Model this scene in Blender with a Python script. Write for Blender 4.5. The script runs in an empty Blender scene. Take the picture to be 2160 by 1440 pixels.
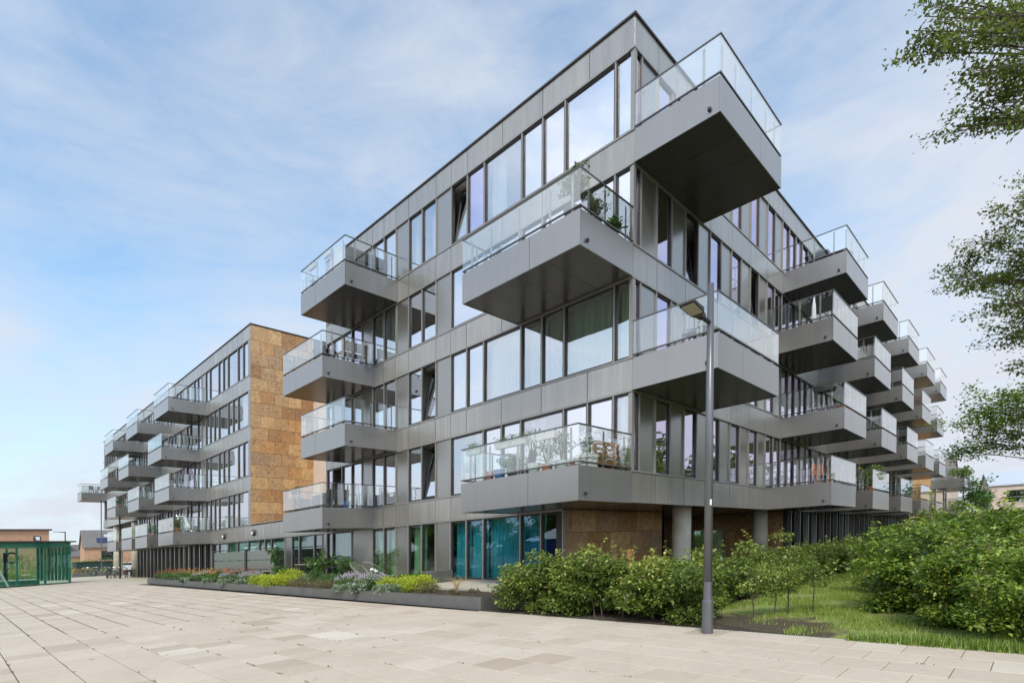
import bpy, math, random
import numpy as np
from mathutils import Matrix, Vector

rnd = random.Random(7)
RNG = np.random.default_rng(11)
scene = bpy.context.scene
COL = scene.collection

# ------------------------------------------------------------------ camera
# World frame: facade corner of the near block at x=0,y=0; left facade runs along +Y, right facade along +X.
F_PX, HOR_Y, SKEW = 1155.9, 1150.8, -0.0416          # the photograph was keystone-corrected: verticals upright, horizon slightly tilted
_ang = math.atan2(1119.3, F_PX)
_F = np.array([math.cos(_ang), math.sin(_ang), 0.0]); _R = np.array([math.sin(_ang), -math.cos(_ang), 0.0])
CAM = -(14.47 * _F + 14.47 * 251 / F_PX * _R); CAM[2] = 1.48
_c = -F_PX / 82000
def _hp(l, d): return np.array([1080 * d + F_PX * l, HOR_Y * d + SKEW * F_PX * l, d])
_M = np.column_stack([_hp(_R[0], _F[0]), _hp(_R[1], _F[1]), np.array([690 * _c, 82000 * _c, _c]) * 1.0134])
_Mi = np.linalg.inv(_M)
cx_, cy_ = _Mi[:, 0], _Mi[:, 1]
zc = _Mi @ np.array([1080, HOR_Y, 1.0])
X = cx_ / np.linalg.norm(cx_); Y = -cy_ / np.linalg.norm(cy_); Z = -zc / np.linalg.norm(zc)
mat4 = Matrix(((X[0], Y[0], Z[0], CAM[0]), (X[1], Y[1], Z[1], CAM[1]), (X[2], Y[2], Z[2], CAM[2]), (0, 0, 0, 1)))
rig = bpy.data.objects.new('camera_rig', None); COL.objects.link(rig); rig['kind'] = 'helper'
cd = bpy.data.cameras.new('camera'); cam = bpy.data.objects.new('camera', cd); COL.objects.link(cam)
cam.parent = rig; cam.matrix_parent_inverse = mat4
cd.sensor_width = 36; cd.sensor_fit = 'HORIZONTAL'
cd.lens = np.linalg.norm(zc) / np.linalg.norm(cx_) / 2160 * 36
cd.shift_y = (HOR_Y - 720) / 2160
cd.clip_start = 0.1; cd.clip_end = 2000
scene.camera = cam

def px_ray(px, py, depth):
    """world point seen at photo pixel px,py at that depth along the view axis (used to place far trees)"""
    d = _Mi @ np.array([px, py, 1.0]); return Vector(CAM + d * depth)

# ------------------------------------------------------------------ light
SUN_EL, SUN_AZ = math.radians(48), math.atan2(-0.5, -0.72)      # direction towards the sun in the xy plane
world = bpy.data.worlds.new('World'); scene.world = world; world.use_nodes = True
wn, wl = world.node_tree.nodes, world.node_tree.links
for n in list(wn): wn.remove(n)
def N(nt, t, **kw):
    n = nt.nodes.new(t)
    for k, v in kw.items():
        if k.startswith('i_'): n.inputs[k[2:].replace('_', ' ')].default_value = v
        else: setattr(n, k, v)
    return n
wt = world.node_tree
out = N(wt, 'ShaderNodeOutputWorld'); bg = N(wt, 'ShaderNodeBackground'); bg.inputs['Strength'].default_value = 0.1
sky = N(wt, 'ShaderNodeTexSky', sky_type='NISHITA', sun_disc=False, sun_elevation=SUN_EL, sun_rotation=math.pi / 2 - SUN_AZ, air_density=1.0, dust_density=0.6, ozone_density=2.2)
tc = N(wt, 'ShaderNodeTexCoord')
sep = N(wt, 'ShaderNodeSeparateXYZ'); wl.new(tc.outputs['Generated'], sep.inputs[0])
mp = N(wt, 'ShaderNodeMapping'); mp.inputs['Scale'].default_value = (1.0, 1.0, 2.6); mp.inputs['Rotation'].default_value = (0.25, 0.1, 0.6)
wl.new(tc.outputs['Generated'], mp.inputs[0])
n1 = N(wt, 'ShaderNodeTexNoise'); n1.inputs['Scale'].default_value = 1.9; n1.inputs['Detail'].default_value = 9; n1.inputs['Roughness'].default_value = 0.56; n1.inputs['Distortion'].default_value = 0.5
wl.new(mp.outputs[0], n1.inputs['Vector'])
def M_(op, a, b=None, clamp=False, nt=wt):
    m = nt.nodes.new('ShaderNodeMath'); m.operation = op; m.use_clamp = clamp
    for i, v in enumerate((a, b)):
        if v is None: continue
        if isinstance(v, (int, float)): m.inputs[i].default_value = v
        else: nt.links.new(v, m.inputs[i])
    return m.outputs[0]
n2 = N(wt, 'ShaderNodeTexNoise'); n2.inputs['Scale'].default_value = 6.5; n2.inputs['Detail'].default_value = 8; n2.inputs['Roughness'].default_value = 0.62; n2.inputs['Distortion'].default_value = 0.9
wl.new(mp.outputs[0], n2.inputs['Vector'])
cl = M_('ADD', M_('MULTIPLY', M_('SUBTRACT', n1.outputs['Fac'], 0.5), 2.3), M_('MULTIPLY', M_('SUBTRACT', n2.outputs['Fac'], 0.5), 0.75))
# thin veil of cloud: thicker low in the sky and across the two sides
low = M_('POWER', M_('SUBTRACT', 1.0, M_('MULTIPLY', sep.outputs[2], 1.1), True), 2.0)
side = M_('ABSOLUTE', sep.outputs[0])
fac = M_('ADD', M_('ADD', M_('MULTIPLY', cl, 0.8), M_('MULTIPLY', side, 0.46)), M_('ADD', M_('MULTIPLY', low, 0.62), 0.22), True)
tint = N(wt, 'ShaderNodeMix', data_type='RGBA', blend_type='MULTIPLY'); tint.inputs['Factor'].default_value = 1.0
wl.new(sky.outputs[0], tint.inputs['A']); tint.inputs['B'].default_value = (1.35, 1.75, 1.72, 1)
# cloud is brighter on the sun's side of the sky
dt = N(wt, 'ShaderNodeVectorMath', operation='DOT_PRODUCT'); wl.new(tc.outputs['Generated'], dt.inputs[0]); dt.inputs[1].default_value = (math.cos(SUN_AZ), math.sin(SUN_AZ), 0.55)
cb = M_('ADD', M_('MULTIPLY', M_('ADD', dt.outputs['Value'], 0.25, True), 0.95), 1.0)
cc = N(wt, 'ShaderNodeVectorMath', operation='SCALE'); cc.inputs[0].default_value = (4.75, 5.05, 5.6); wl.new(cb, cc.inputs['Scale'])
mix = N(wt, 'ShaderNodeMix', data_type='RGBA')
wl.new(fac, mix.inputs['Factor']); wl.new(tint.outputs['Result'], mix.inputs['A']); wl.new(cc.outputs[0], mix.inputs['B'])
wl.new(mix.outputs['Result'], bg.inputs['Color']); wl.new(bg.outputs[0], out.inputs[0])

sd = bpy.data.lights.new('sun', 'SUN'); sd.energy = 1.5; sd.angle = math.radians(12); sd.color = (1.0, 0.93, 0.82)
sun = bpy.data.objects.new('sun', sd); COL.objects.link(sun)
sdir = Vector((math.cos(SUN_EL) * math.cos(SUN_AZ), math.cos(SUN_EL) * math.sin(SUN_AZ), math.sin(SUN_EL)))
sun.rotation_euler = sdir.to_track_quat('Z', 'Y').to_euler(); sun.location = sdir * 60
scene.view_settings.view_transform = 'Standard'; scene.view_settings.look = 'None'
scene.view_settings.exposure = 0.66; scene.view_settings.gamma = 1.0; scene.view_settings.use_curve_mapping = False
scene.render.engine = 'CYCLES'
scene.cycles.use_denoising = True
scene.cycles.max_bounces = 8; scene.cycles.transparent_max_bounces = 16; scene.cycles.glossy_bounces = 4; scene.cycles.diffuse_bounces = 3
scene.cycles.sample_clamp_indirect = 6

# ------------------------------------------------------------------ materials
MATS = {}
def base_mat(name):
    m = bpy.data.materials.new(name); m.use_nodes = True; MATS[name] = m
    return m, m.node_tree, m.node_tree.nodes['Principled BSDF']
def ramp(nt, fac, stops):
    r = nt.nodes.new('ShaderNodeValToRGB'); e = r.color_ramp.elements
    e[0].position, e[0].color = stops[0][0], (*stops[0][1], 1)
    e[1].position, e[1].color = stops[-1][0], (*stops[-1][1], 1)
    for p, c in stops[1:-1]:
        x = e.new(p); x.color = (*c, 1)
    nt.links.new(fac, r.inputs[0]); return r.outputs[0]
def noise(nt, scale, detail=4, rough=0.55, coord='pos', stretch=None, dist=0.0):
    if coord == 'pos': src = nt.nodes.new('ShaderNodeNewGeometry').outputs['Position']
    else: src = nt.nodes.new('ShaderNodeTexCoord').outputs['Object']
    if stretch:
        mp = nt.nodes.new('ShaderNodeMapping'); mp.inputs['Scale'].default_value = stretch
        nt.links.new(src, mp.inputs[0]); src = mp.outputs[0]
    n = nt.nodes.new('ShaderNodeTexNoise'); n.inputs['Scale'].default_value = scale; n.inputs['Detail'].default_value = detail
    n.inputs['Roughness'].default_value = rough; n.inputs['Distortion'].default_value = dist
    nt.links.new(src, n.inputs['Vector']); return n.outputs['Fac']
def mixc(nt, f, a, b, mode='MIX'):
    m = nt.nodes.new('ShaderNodeMix'); m.data_type = 'RGBA'; m.blend_type = mode
    for k, v in (('Factor', f), ('A', a), ('B', b)):
        s = m.inputs[k]
        if isinstance(v, (int, float)): s.default_value = v
        elif isinstance(v, tuple): s.default_value = (*v, 1)
        else: nt.links.new(v, s)
    return m.outputs['Result']
def bump(nt, b, h, strength=0.2, dist=0.01):
    x = nt.nodes.new('ShaderNodeBump'); x.inputs['Strength'].default_value = strength; x.inputs['Distance'].default_value = dist
    nt.links.new(h, x.inputs['Height']); nt.links.new(x.outputs[0], b.inputs['Normal'])
def orand(nt): return nt.nodes.new('ShaderNodeObjectInfo').outputs['Random']

def simple(name, col, rough=0.6, metal=0.0, var=0.12, nscale=6, bmp=0.0, spec=0.5):
    m, nt, b = base_mat(name)
    n = noise(nt, nscale, 5)
    c0 = tuple(c * (1 - var) for c in col); c1 = tuple(min(1, c * (1 + var)) for c in col)
    nt.links.new(ramp(nt, n, [(0.3, c0), (0.7, c1)]), b.inputs['Base Color'])
    b.inputs['Roughness'].default_value = rough; b.inputs['Metallic'].default_value = metal
    b.inputs['Specular IOR Level'].default_value = spec
    if bmp: bump(nt, b, noise(nt, nscale * 8, 4), bmp)
    return m

def metal_panel(name, col, rough, metal, streak=0.25, var=0.07):
    m, nt, b = base_mat(name)
    r = orand(nt)
    c = ramp(nt, r, [(0.0, tuple(x * (1 - var) for x in col)), (1.0, tuple(min(1, x * (1 + var)) for x in col))])
    s = noise(nt, 1.0, 6, 0.65, stretch=(2.6, 2.6, 0.35))            # rain streaks run down the sheets
    s2 = noise(nt, 1.0, 4, 0.6, stretch=(9, 9, 0.25))
    f = M_('MULTIPLY', M_('ADD', M_('MULTIPLY', M_('SUBTRACT', s, 0.5, nt=nt), 2.4, nt=nt), M_('SUBTRACT', s2, 0.5, nt=nt), nt=nt), streak, nt=nt)
    g = M_('ADD', f, 1.0, nt=nt)
    comb = nt.nodes.new('ShaderNodeCombineXYZ')
    for i in range(3): nt.links.new(g, comb.inputs[i])
    nt.links.new(mixc(nt, 1.0, c, comb.outputs[0], 'MULTIPLY'), b.inputs['Base Color'])
    b.inputs['Metallic'].default_value = metal
    rr = M_('ADD', M_('MULTIPLY', s, 0.22, nt=nt), rough - 0.11, nt=nt)
    nt.links.new(rr, b.inputs['Roughness']) if name != 'soffit' else None
    b.inputs['Roughness'].default_value = rough
    if name != 'soffit':
        bump(nt, b, noise(nt, 0.8, 3, 0.5), 0.06, 0.02)
        b.inputs['Coat Weight'].default_value = 1.0; b.inputs['Coat IOR'].default_value = 2.3; b.inputs["Coat Roughness"].default_value = 0.24
    return m

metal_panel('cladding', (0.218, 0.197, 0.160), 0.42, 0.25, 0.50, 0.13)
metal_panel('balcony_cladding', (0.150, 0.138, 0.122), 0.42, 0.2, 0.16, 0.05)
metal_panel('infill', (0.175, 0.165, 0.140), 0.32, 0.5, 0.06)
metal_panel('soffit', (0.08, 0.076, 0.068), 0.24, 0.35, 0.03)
simple('frame_light', (0.30, 0.285, 0.262), 0.42, 0.4, 0.06)
simple('frame_dark', (0.035, 0.033, 0.031), 0.4, 0.3, 0.1)
simple('coping', (0.075, 0.068, 0.066), 0.5, 0.2)
simple('rail_metal', (0.13, 0.12, 0.115), 0.38, 0.6, 0.05)
simple('post_metal', (0.36, 0.35, 0.34), 0.35, 0.7, 0.05)
simple('core', (0.05, 0.048, 0.045), 0.8)
simple('ceiling_white', (0.55, 0.54, 0.50), 0.8)
simple('interior_wall', (0.30, 0.29, 0.26), 0.9)
simple('concrete', (0.52, 0.48, 0.39), 0.75, 0, 0.15, 3, 0.1)
simple('pole_grey', (0.16, 0.16, 0.165), 0.38, 0.5, 0.06)
simple('pole_dark', (0.05, 0.05, 0.052), 0.5, 0.4, 0.1)
simple('planter_metal', (0.15, 0.148, 0.138), 0.5, 0.3, 0.12, 2)
simple('soil', (0.055, 0.038, 0.026), 0.95, 0, 0.5, 25, 0.6)
simple('bark', (0.10, 0.078, 0.058), 0.9, 0, 0.35, 14, 0.5)
simple('twig', (0.09, 0.062, 0.04), 0.85, 0, 0.3, 20)
simple('brick_wall', (0.50, 0.29, 0.18), 0.85, 0, 0.14, 3)
simple('brick_wall_red', (0.42, 0.19, 0.12), 0.85, 0, 0.14, 3)
simple('roof_grey', (0.17, 0.155, 0.14), 0.8, 0, 0.15, 2)
simple('roof_white', (0.50, 0.53, 0.57), 0.5, 0.1, 0.04)
simple('render_beige', (0.62, 0.49, 0.39), 0.8, 0, 0.07, 2)
simple('solar', (0.05, 0.05, 0.11), 0.2, 0.2)
simple('white_plastic', (0.72, 0.73, 0.70), 0.5, 0, 0.04)
simple('dark_fabric', (0.07, 0.075, 0.08), 0.85)
simple('wicker', (0.10, 0.10, 0.095), 0.8, 0, 0.3, 60, 0.3)
simple('wood_orange', (0.36, 0.17, 0.055), 0.6, 0, 0.25, 16, 0.2)
simple('wood_teak', (0.42, 0.17, 0.07), 0.55, 0, 0.2, 16)
simple('wood_grey', (0.30, 0.24, 0.18), 0.7, 0, 0.2, 14)
simple('terracotta', (0.50, 0.20, 0.10), 0.8)
simple('pot_dark', (0.06, 0.06, 0.06), 0.6)
simple('pot_pale', (0.50, 0.56, 0.52), 0.5)
simple('cord_green', (0.26, 0.29, 0.20), 0.6)
simple('blue_plastic', (0.02, 0.17, 0.45), 0.5)
simple('red_plastic', (0.5, 0.06, 0.05), 0.5)
simple('black_rubber', (0.03, 0.03, 0.03), 0.7)
simple('chrome', (0.5, 0.5, 0.5), 0.3, 0.9)
simple('bike_red', (0.22, 0.03, 0.03), 0.4)
simple('car_silver', (0.42, 0.44, 0.46), 0.3, 0.6)
simple('car_white', (0.75, 0.76, 0.77), 0.3)
simple('car_glass', (0.03, 0.035, 0.04), 0.1)
simple('bin_green', (0.02, 0.05, 0.04), 0.5)
simple('flower_red', (0.55, 0.03, 0.02), 0.7)
simple('flower_orange', (0.75, 0.22, 0.02), 0.7)
simple('flower_yellow', (0.72, 0.55, 0.03), 0.7)
simple('flower_white', (0.75, 0.75, 0.70), 0.7)
simple('flower_lilac', (0.46, 0.36, 0.47), 0.7)
simple('banner_blue', (0.02, 0.06, 0.34), 0.6)
simple('banner_red', (0.40, 0.02, 0.10), 0.6)
simple('canvas_white', (0.8, 0.8, 0.82), 0.7)
simple('sticker', (0.7, 0.7, 0.68), 0.6)
simple('sand_paving', (0.50, 0.44, 0.33), 0.85, 0, 0.15, 8, 0.1)
simple('joint_sand', (0.10, 0.085, 0.06), 0.95, 0, 0.3, 20)
simple('straw', (0.42, 0.30, 0.12), 0.8, 0, 0.2)

def stone_slab(name, use_attr):
    m, nt, b = base_mat(name)
    if use_attr:
        a = nt.nodes.new('ShaderNodeAttribute'); a.attribute_name = 'tone'; r = a.outputs['Fac']
    else: r = orand(nt)
    c = ramp(nt, r, [(0.0, (0.48, 0.385, 0.29)), (0.05, (0.53, 0.43, 0.33)), (0.13, (0.575, 0.475, 0.37)), (0.87, (0.605, 0.505, 0.395)), (0.96, (0.63, 0.535, 0.425)), (1.0, (0.70, 0.61, 0.51))])
    g = noise(nt, 260, 3, 0.7)
    c = mixc(nt, 0.4, c, ramp(nt, g, [(0.3, (0.78, 0.78, 0.78)), (0.7, (1.12, 1.12, 1.12))]), 'MULTIPLY')
    d = noise(nt, 0.9, 7, 0.65)
    c = mixc(nt, 0.6, c, ramp(nt, d, [(0.3, (0.88, 0.86, 0.83)), (0.62, (1.04, 1.04, 1.03))]), 'MULTIPLY')
    d2 = noise(nt, 7, 6, 0.7)
    c = mixc(nt, 0.5, c, ramp(nt, d2, [(0.25, (0.78, 0.75, 0.70)), (0.5, (1, 1, 1))]), 'MULTIPLY')
    # a few dark lichen specks
    v = nt.nodes.new('ShaderNodeTexVoronoi'); v.inputs['Scale'].default_value = 3.1
    nt.links.new(nt.nodes.new('ShaderNodeNewGeometry').outputs['Position'], v.inputs['Vector'])
    sp = M_('LESS_THAN', v.outputs['Distance'], 0.035, nt=nt)
    c = mixc(nt, M_('MULTIPLY', sp, 0.6, nt=nt), c, (0.12, 0.11, 0.07))
    nt.links.new(c, b.inputs['Base Color']); b.inputs['Roughness'].default_value = 0.82
    b.inputs['Specular IOR Level'].default_value = 0.3
    bump(nt, b, g, 0.12, 0.003)
stone_slab('slab', False); stone_slab('slab_far', True)

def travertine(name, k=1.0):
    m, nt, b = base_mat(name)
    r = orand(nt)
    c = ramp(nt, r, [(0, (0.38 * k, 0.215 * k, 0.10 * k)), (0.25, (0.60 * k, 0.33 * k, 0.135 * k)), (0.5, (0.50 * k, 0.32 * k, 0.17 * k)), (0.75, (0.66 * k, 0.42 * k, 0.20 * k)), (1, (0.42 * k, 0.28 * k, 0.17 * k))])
    gp_ = nt.nodes.new('ShaderNodeNewGeometry').outputs['Position']; cx3 = nt.nodes.new('ShaderNodeCombineXYZ')
    for i_ in range(3): nt.links.new(M_('MULTIPLY', orand(nt), 37.0 + 11 * i_, nt=nt), cx3.inputs[i_])
    ad = nt.nodes.new('ShaderNodeVectorMath'); ad.operation = 'ADD'; nt.links.new(gp_, ad.inputs[0]); nt.links.new(cx3.outputs[0], ad.inputs[1])
    nv = nt.nodes.new('ShaderNodeTexNoise'); nv.inputs['Scale'].default_value = 3.4; nv.inputs['Detail'].default_value = 9; nv.inputs['Roughness'].default_value = 0.7; nv.inputs['Distortion'].default_value = 1.6
    nt.links.new(ad.outputs[0], nv.inputs['Vector']); v = nv.outputs['Fac']
    c = mixc(nt, 0.8, c, ramp(nt, v, [(0.33, (0.42, 0.34, 0.27)), (0.47, (0.93, 0.90, 0.87)), (0.68, (1.28, 1.25, 1.18))]), 'MULTIPLY')
    v2 = noise(nt, 16, 6, 0.75)
    c = mixc(nt, 0.6, c, ramp(nt, v2, [(0.3, (0.66, 0.58, 0.48)), (0.6, (1.12, 1.12, 1.12))]), 'MULTIPLY')
    nt.links.new(c, b.inputs['Base Color']); b.inputs['Roughness'].default_value = 0.7
    bump(nt, b, v2, 0.3, 0.01)
travertine('travertine'); travertine('travertine_shaded', 0.9)  # second copy is darkened: undercroft shade put into the stone colour

def glass_mat(name, refl, trans, lo, hi, rough=0.0):
    m = bpy.data.materials.new(name); m.use_nodes = True; MATS[name] = m; nt = m.node_tree
    for n in list(nt.nodes): nt.nodes.remove(n)
    o = N(nt, 'ShaderNodeOutputMaterial'); mx = N(nt, 'ShaderNodeMixShader')
    t = N(nt, 'ShaderNodeBsdfTransparent'); t.inputs[0].default_value = (*trans, 1)
    g = N(nt, 'ShaderNodeBsdfGlossy'); g.inputs['Roughness'].default_value = rough
    if isinstance(refl[0], tuple): nt.links.new(ramp(nt, orand(nt), [(0.0, refl[0]), (1.0, refl[1])]), g.inputs['Color'])
    else: g.inputs['Color'].default_value = (*refl, 1)
    bn_ = N(nt, 'ShaderNodeBump'); bn_.inputs['Strength'].default_value = 0.035; bn_.inputs['Distance'].default_value = 0.1
    nt.links.new(noise(nt, 1.1, 2, 0.4), bn_.inputs['Height']); nt.links.new(bn_.outputs[0], g.inputs['Normal'])
    lw = N(nt, 'ShaderNodeLayerWeight'); lw.inputs['Blend'].default_value = 0.5
    f = M_('ADD', M_('MULTIPLY', M_('POWER', lw.outputs['Facing'], 2.4, nt=nt), hi - lo, nt=nt), lo, True, nt=nt)
    nt.links.new(f, mx.inputs[0]); nt.links.new(t.outputs[0], mx.inputs[1]); nt.links.new(g.outputs[0], mx.inputs[2])
    nt.links.new(mx.outputs[0], o.inputs[0])
glass_mat('pane_cool', ((0.88, 0.91, 0.95), (0.96, 0.94, 1.0)), (0.84, 0.90, 0.87), 0.58, 1.0)
glass_mat('pane_lilac', ((0.86, 0.80, 0.96), (0.90, 0.78, 0.98)), (0.80, 0.86, 0.84), 0.60, 1.0)
glass_mat('pane_teal', ((0.45, 0.55, 0.68), (0.50, 0.62, 0.76)), (0.58, 0.84, 0.88), 0.17, 0.8)
glass_mat('pane_curtain', ((0.88, 0.92, 0.95), (0.95, 0.94, 1.0)), (0.90, 0.95, 0.93), 0.34, 1.0)
glass_mat('pane_ground', (0.75, 0.80, 0.85), (0.78, 0.88, 0.82), 0.11, 0.8)
glass_mat('rail_glass', (1.0, 1.0, 0.985), (0.975, 0.985, 0.972), 0.10, 0.80)
glass_mat("kiosk_glass", (0.6, 0.88, 0.78), (0.90, 0.985, 0.94), 0.05, 0.5)

def leaf_mat(name, stops, rough=0.34, trans=0.25):
    m = bpy.data.materials.new(name); m.use_nodes = True; MATS[name] = m; nt = m.node_tree
    b = nt.nodes['Principled BSDF']; o = nt.nodes['Material Output']
    a = nt.nodes.new('ShaderNodeAttribute'); a.attribute_name = 'tone'
    c = ramp(nt, a.outputs['Fac'], stops)
    nt.links.new(c, b.inputs['Base Color']); b.inputs['Roughness'].default_value = rough
    tr = N(nt, 'ShaderNodeBsdfTranslucent'); nt.links.new(mixc(nt, 1.0, c, (1.5, 1.6, 0.7), 'MULTIPLY'), tr.inputs[0])
    mx = N(nt, 'ShaderNodeMixShader'); mx.inputs[0].default_value = trans
    nt.links.new(b.outputs[0], mx.inputs[1]); nt.links.new(tr.outputs[0], mx.inputs[2]); nt.links.new(mx.outputs[0], o.inputs[0])
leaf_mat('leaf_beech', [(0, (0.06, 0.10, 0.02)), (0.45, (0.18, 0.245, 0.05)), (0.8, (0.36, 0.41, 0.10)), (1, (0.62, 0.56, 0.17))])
leaf_mat('leaf_bramble', [(0, (0.06, 0.105, 0.016)), (0.5, (0.18, 0.27, 0.045)), (0.85, (0.34, 0.44, 0.08)), (1, (0.60, 0.58, 0.12))])
leaf_mat('leaf_tree', [(0, (0.07, 0.085, 0.028)), (0.6, (0.14, 0.175, 0.048)), (1, (0.30, 0.33, 0.10))], 0.4, 0.42)
leaf_mat('leaf_grass', [(0, (0.12, 0.19, 0.025)), (0.6, (0.27, 0.36, 0.06)), (1, (0.56, 0.52, 0.18))], 0.6)
leaf_mat('leaf_garden', [(0, (0.03, 0.075, 0.02)), (0.6, (0.09, 0.19, 0.04)), (1, (0.20, 0.32, 0.07))])
leaf_mat('leaf_lime', [(0, (0.22, 0.30, 0.03)), (0.5, (0.46, 0.50, 0.04)), (1, (0.66, 0.66, 0.06))], 0.7)
leaf_mat('leaf_silver', [(0, (0.16, 0.20, 0.14)), (0.6, (0.34, 0.40, 0.31)), (1, (0.55, 0.60, 0.50))], 0.7)
leaf_mat('leaf_russet', [(0, (0.10, 0.09, 0.04)), (0.6, (0.21, 0.17, 0.08)), (1, (0.32, 0.28, 0.12))], 0.7)
leaf_mat('leaf_olive', [(0, (0.07, 0.10, 0.04)), (0.6, (0.16, 0.20, 0.09)), (1, (0.34, 0.35, 0.17))])

def curtain_mat(name, col):
    m, nt, b = base_mat(name)
    s = noise(nt, 1.0, 3, stretch=(14, 14, 0.3))
    nt.links.new(ramp(nt, s, [(0.3, tuple(c * 0.62 for c in col)), (0.7, col)]), b.inputs['Base Color'])
    b.inputs['Roughness'].default_value = 0.9
curtain_mat('curtain_green', (0.55, 0.72, 0.52)); curtain_mat('curtain_white', (0.85, 0.88, 0.85)); curtain_mat('curtain_teal', (0.38, 0.82, 0.80))

def lawn_mat():
    m, nt, b = base_mat('lawn_ground')
    n = noise(nt, 1.3, 6, 0.6); n2 = noise(nt, 9, 6, 0.7)
    c = ramp(nt, n, [(0.35, (0.30, 0.29, 0.09)), (0.5, (0.26, 0.32, 0.07)), (0.68, (0.34, 0.31, 0.13))])
    c = mixc(nt, 0.7, c, ramp(nt, n2, [(0.3, (0.5, 0.5, 0.5)), (0.7, (1.25, 1.25, 1.25))]), 'MULTIPLY')
    sx = nt.nodes.new('ShaderNodeSeparateXYZ'); nt.links.new(nt.nodes.new('ShaderNodeNewGeometry').outputs['Position'], sx.inputs[0])
    wear = M_('MULTIPLY', M_('SUBTRACT', -1.2, sx.outputs[0], nt=nt), 0.42, True, nt=nt)      # trodden bare earth towards the paving
    wear = M_('MULTIPLY', wear, M_('ADD', M_('MULTIPLY', sx.outputs[1], 0.8, nt=nt), 5.0, True, nt=nt), nt=nt)
    wear = M_('MULTIPLY', M_('SUBTRACT', M_('ADD', wear, M_('MULTIPLY', noise(nt, 2.2, 5, 0.65), 1.3, nt=nt), nt=nt), 0.95, nt=nt), 4.0, True, nt=nt)
    c = mixc(nt, wear, c, (0.085, 0.06, 0.035))
    nt.links.new(c, b.inputs['Base Color']); b.inputs['Roughness'].default_value = 0.95
    bump(nt, b, n2, 0.8, 0.03)
lawn_mat()

# ------------------------------------------------------------------ mesh helpers
def m_(x): return MATS[x]
def link(o): COL.objects.link(o); return o
def new_obj(name, me, parent=None, loc=(0, 0, 0), rot=(0, 0, 0)):
    o = bpy.data.objects.new(name, me); COL.objects.link(o)
    o.location = loc; o.rotation_euler = rot
    if parent is not None: o.parent = parent
    return o
def empty(name, loc=(0, 0, 0), rz=0.0, parent=None):
    o = bpy.data.objects.new(name, None); COL.objects.link(o); o.location = loc; o.rotation_euler = (0, 0, rz)
    o.empty_display_size = 0.2
    if parent is not None: o.parent = parent
    return o
def tag(o, label=None, cat=None, group=None, kind=None):
    if label: o['label'] = label
    if cat: o['category'] = cat
    if group: o['group'] = group
    if kind: o['kind'] = kind
    return o

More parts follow.
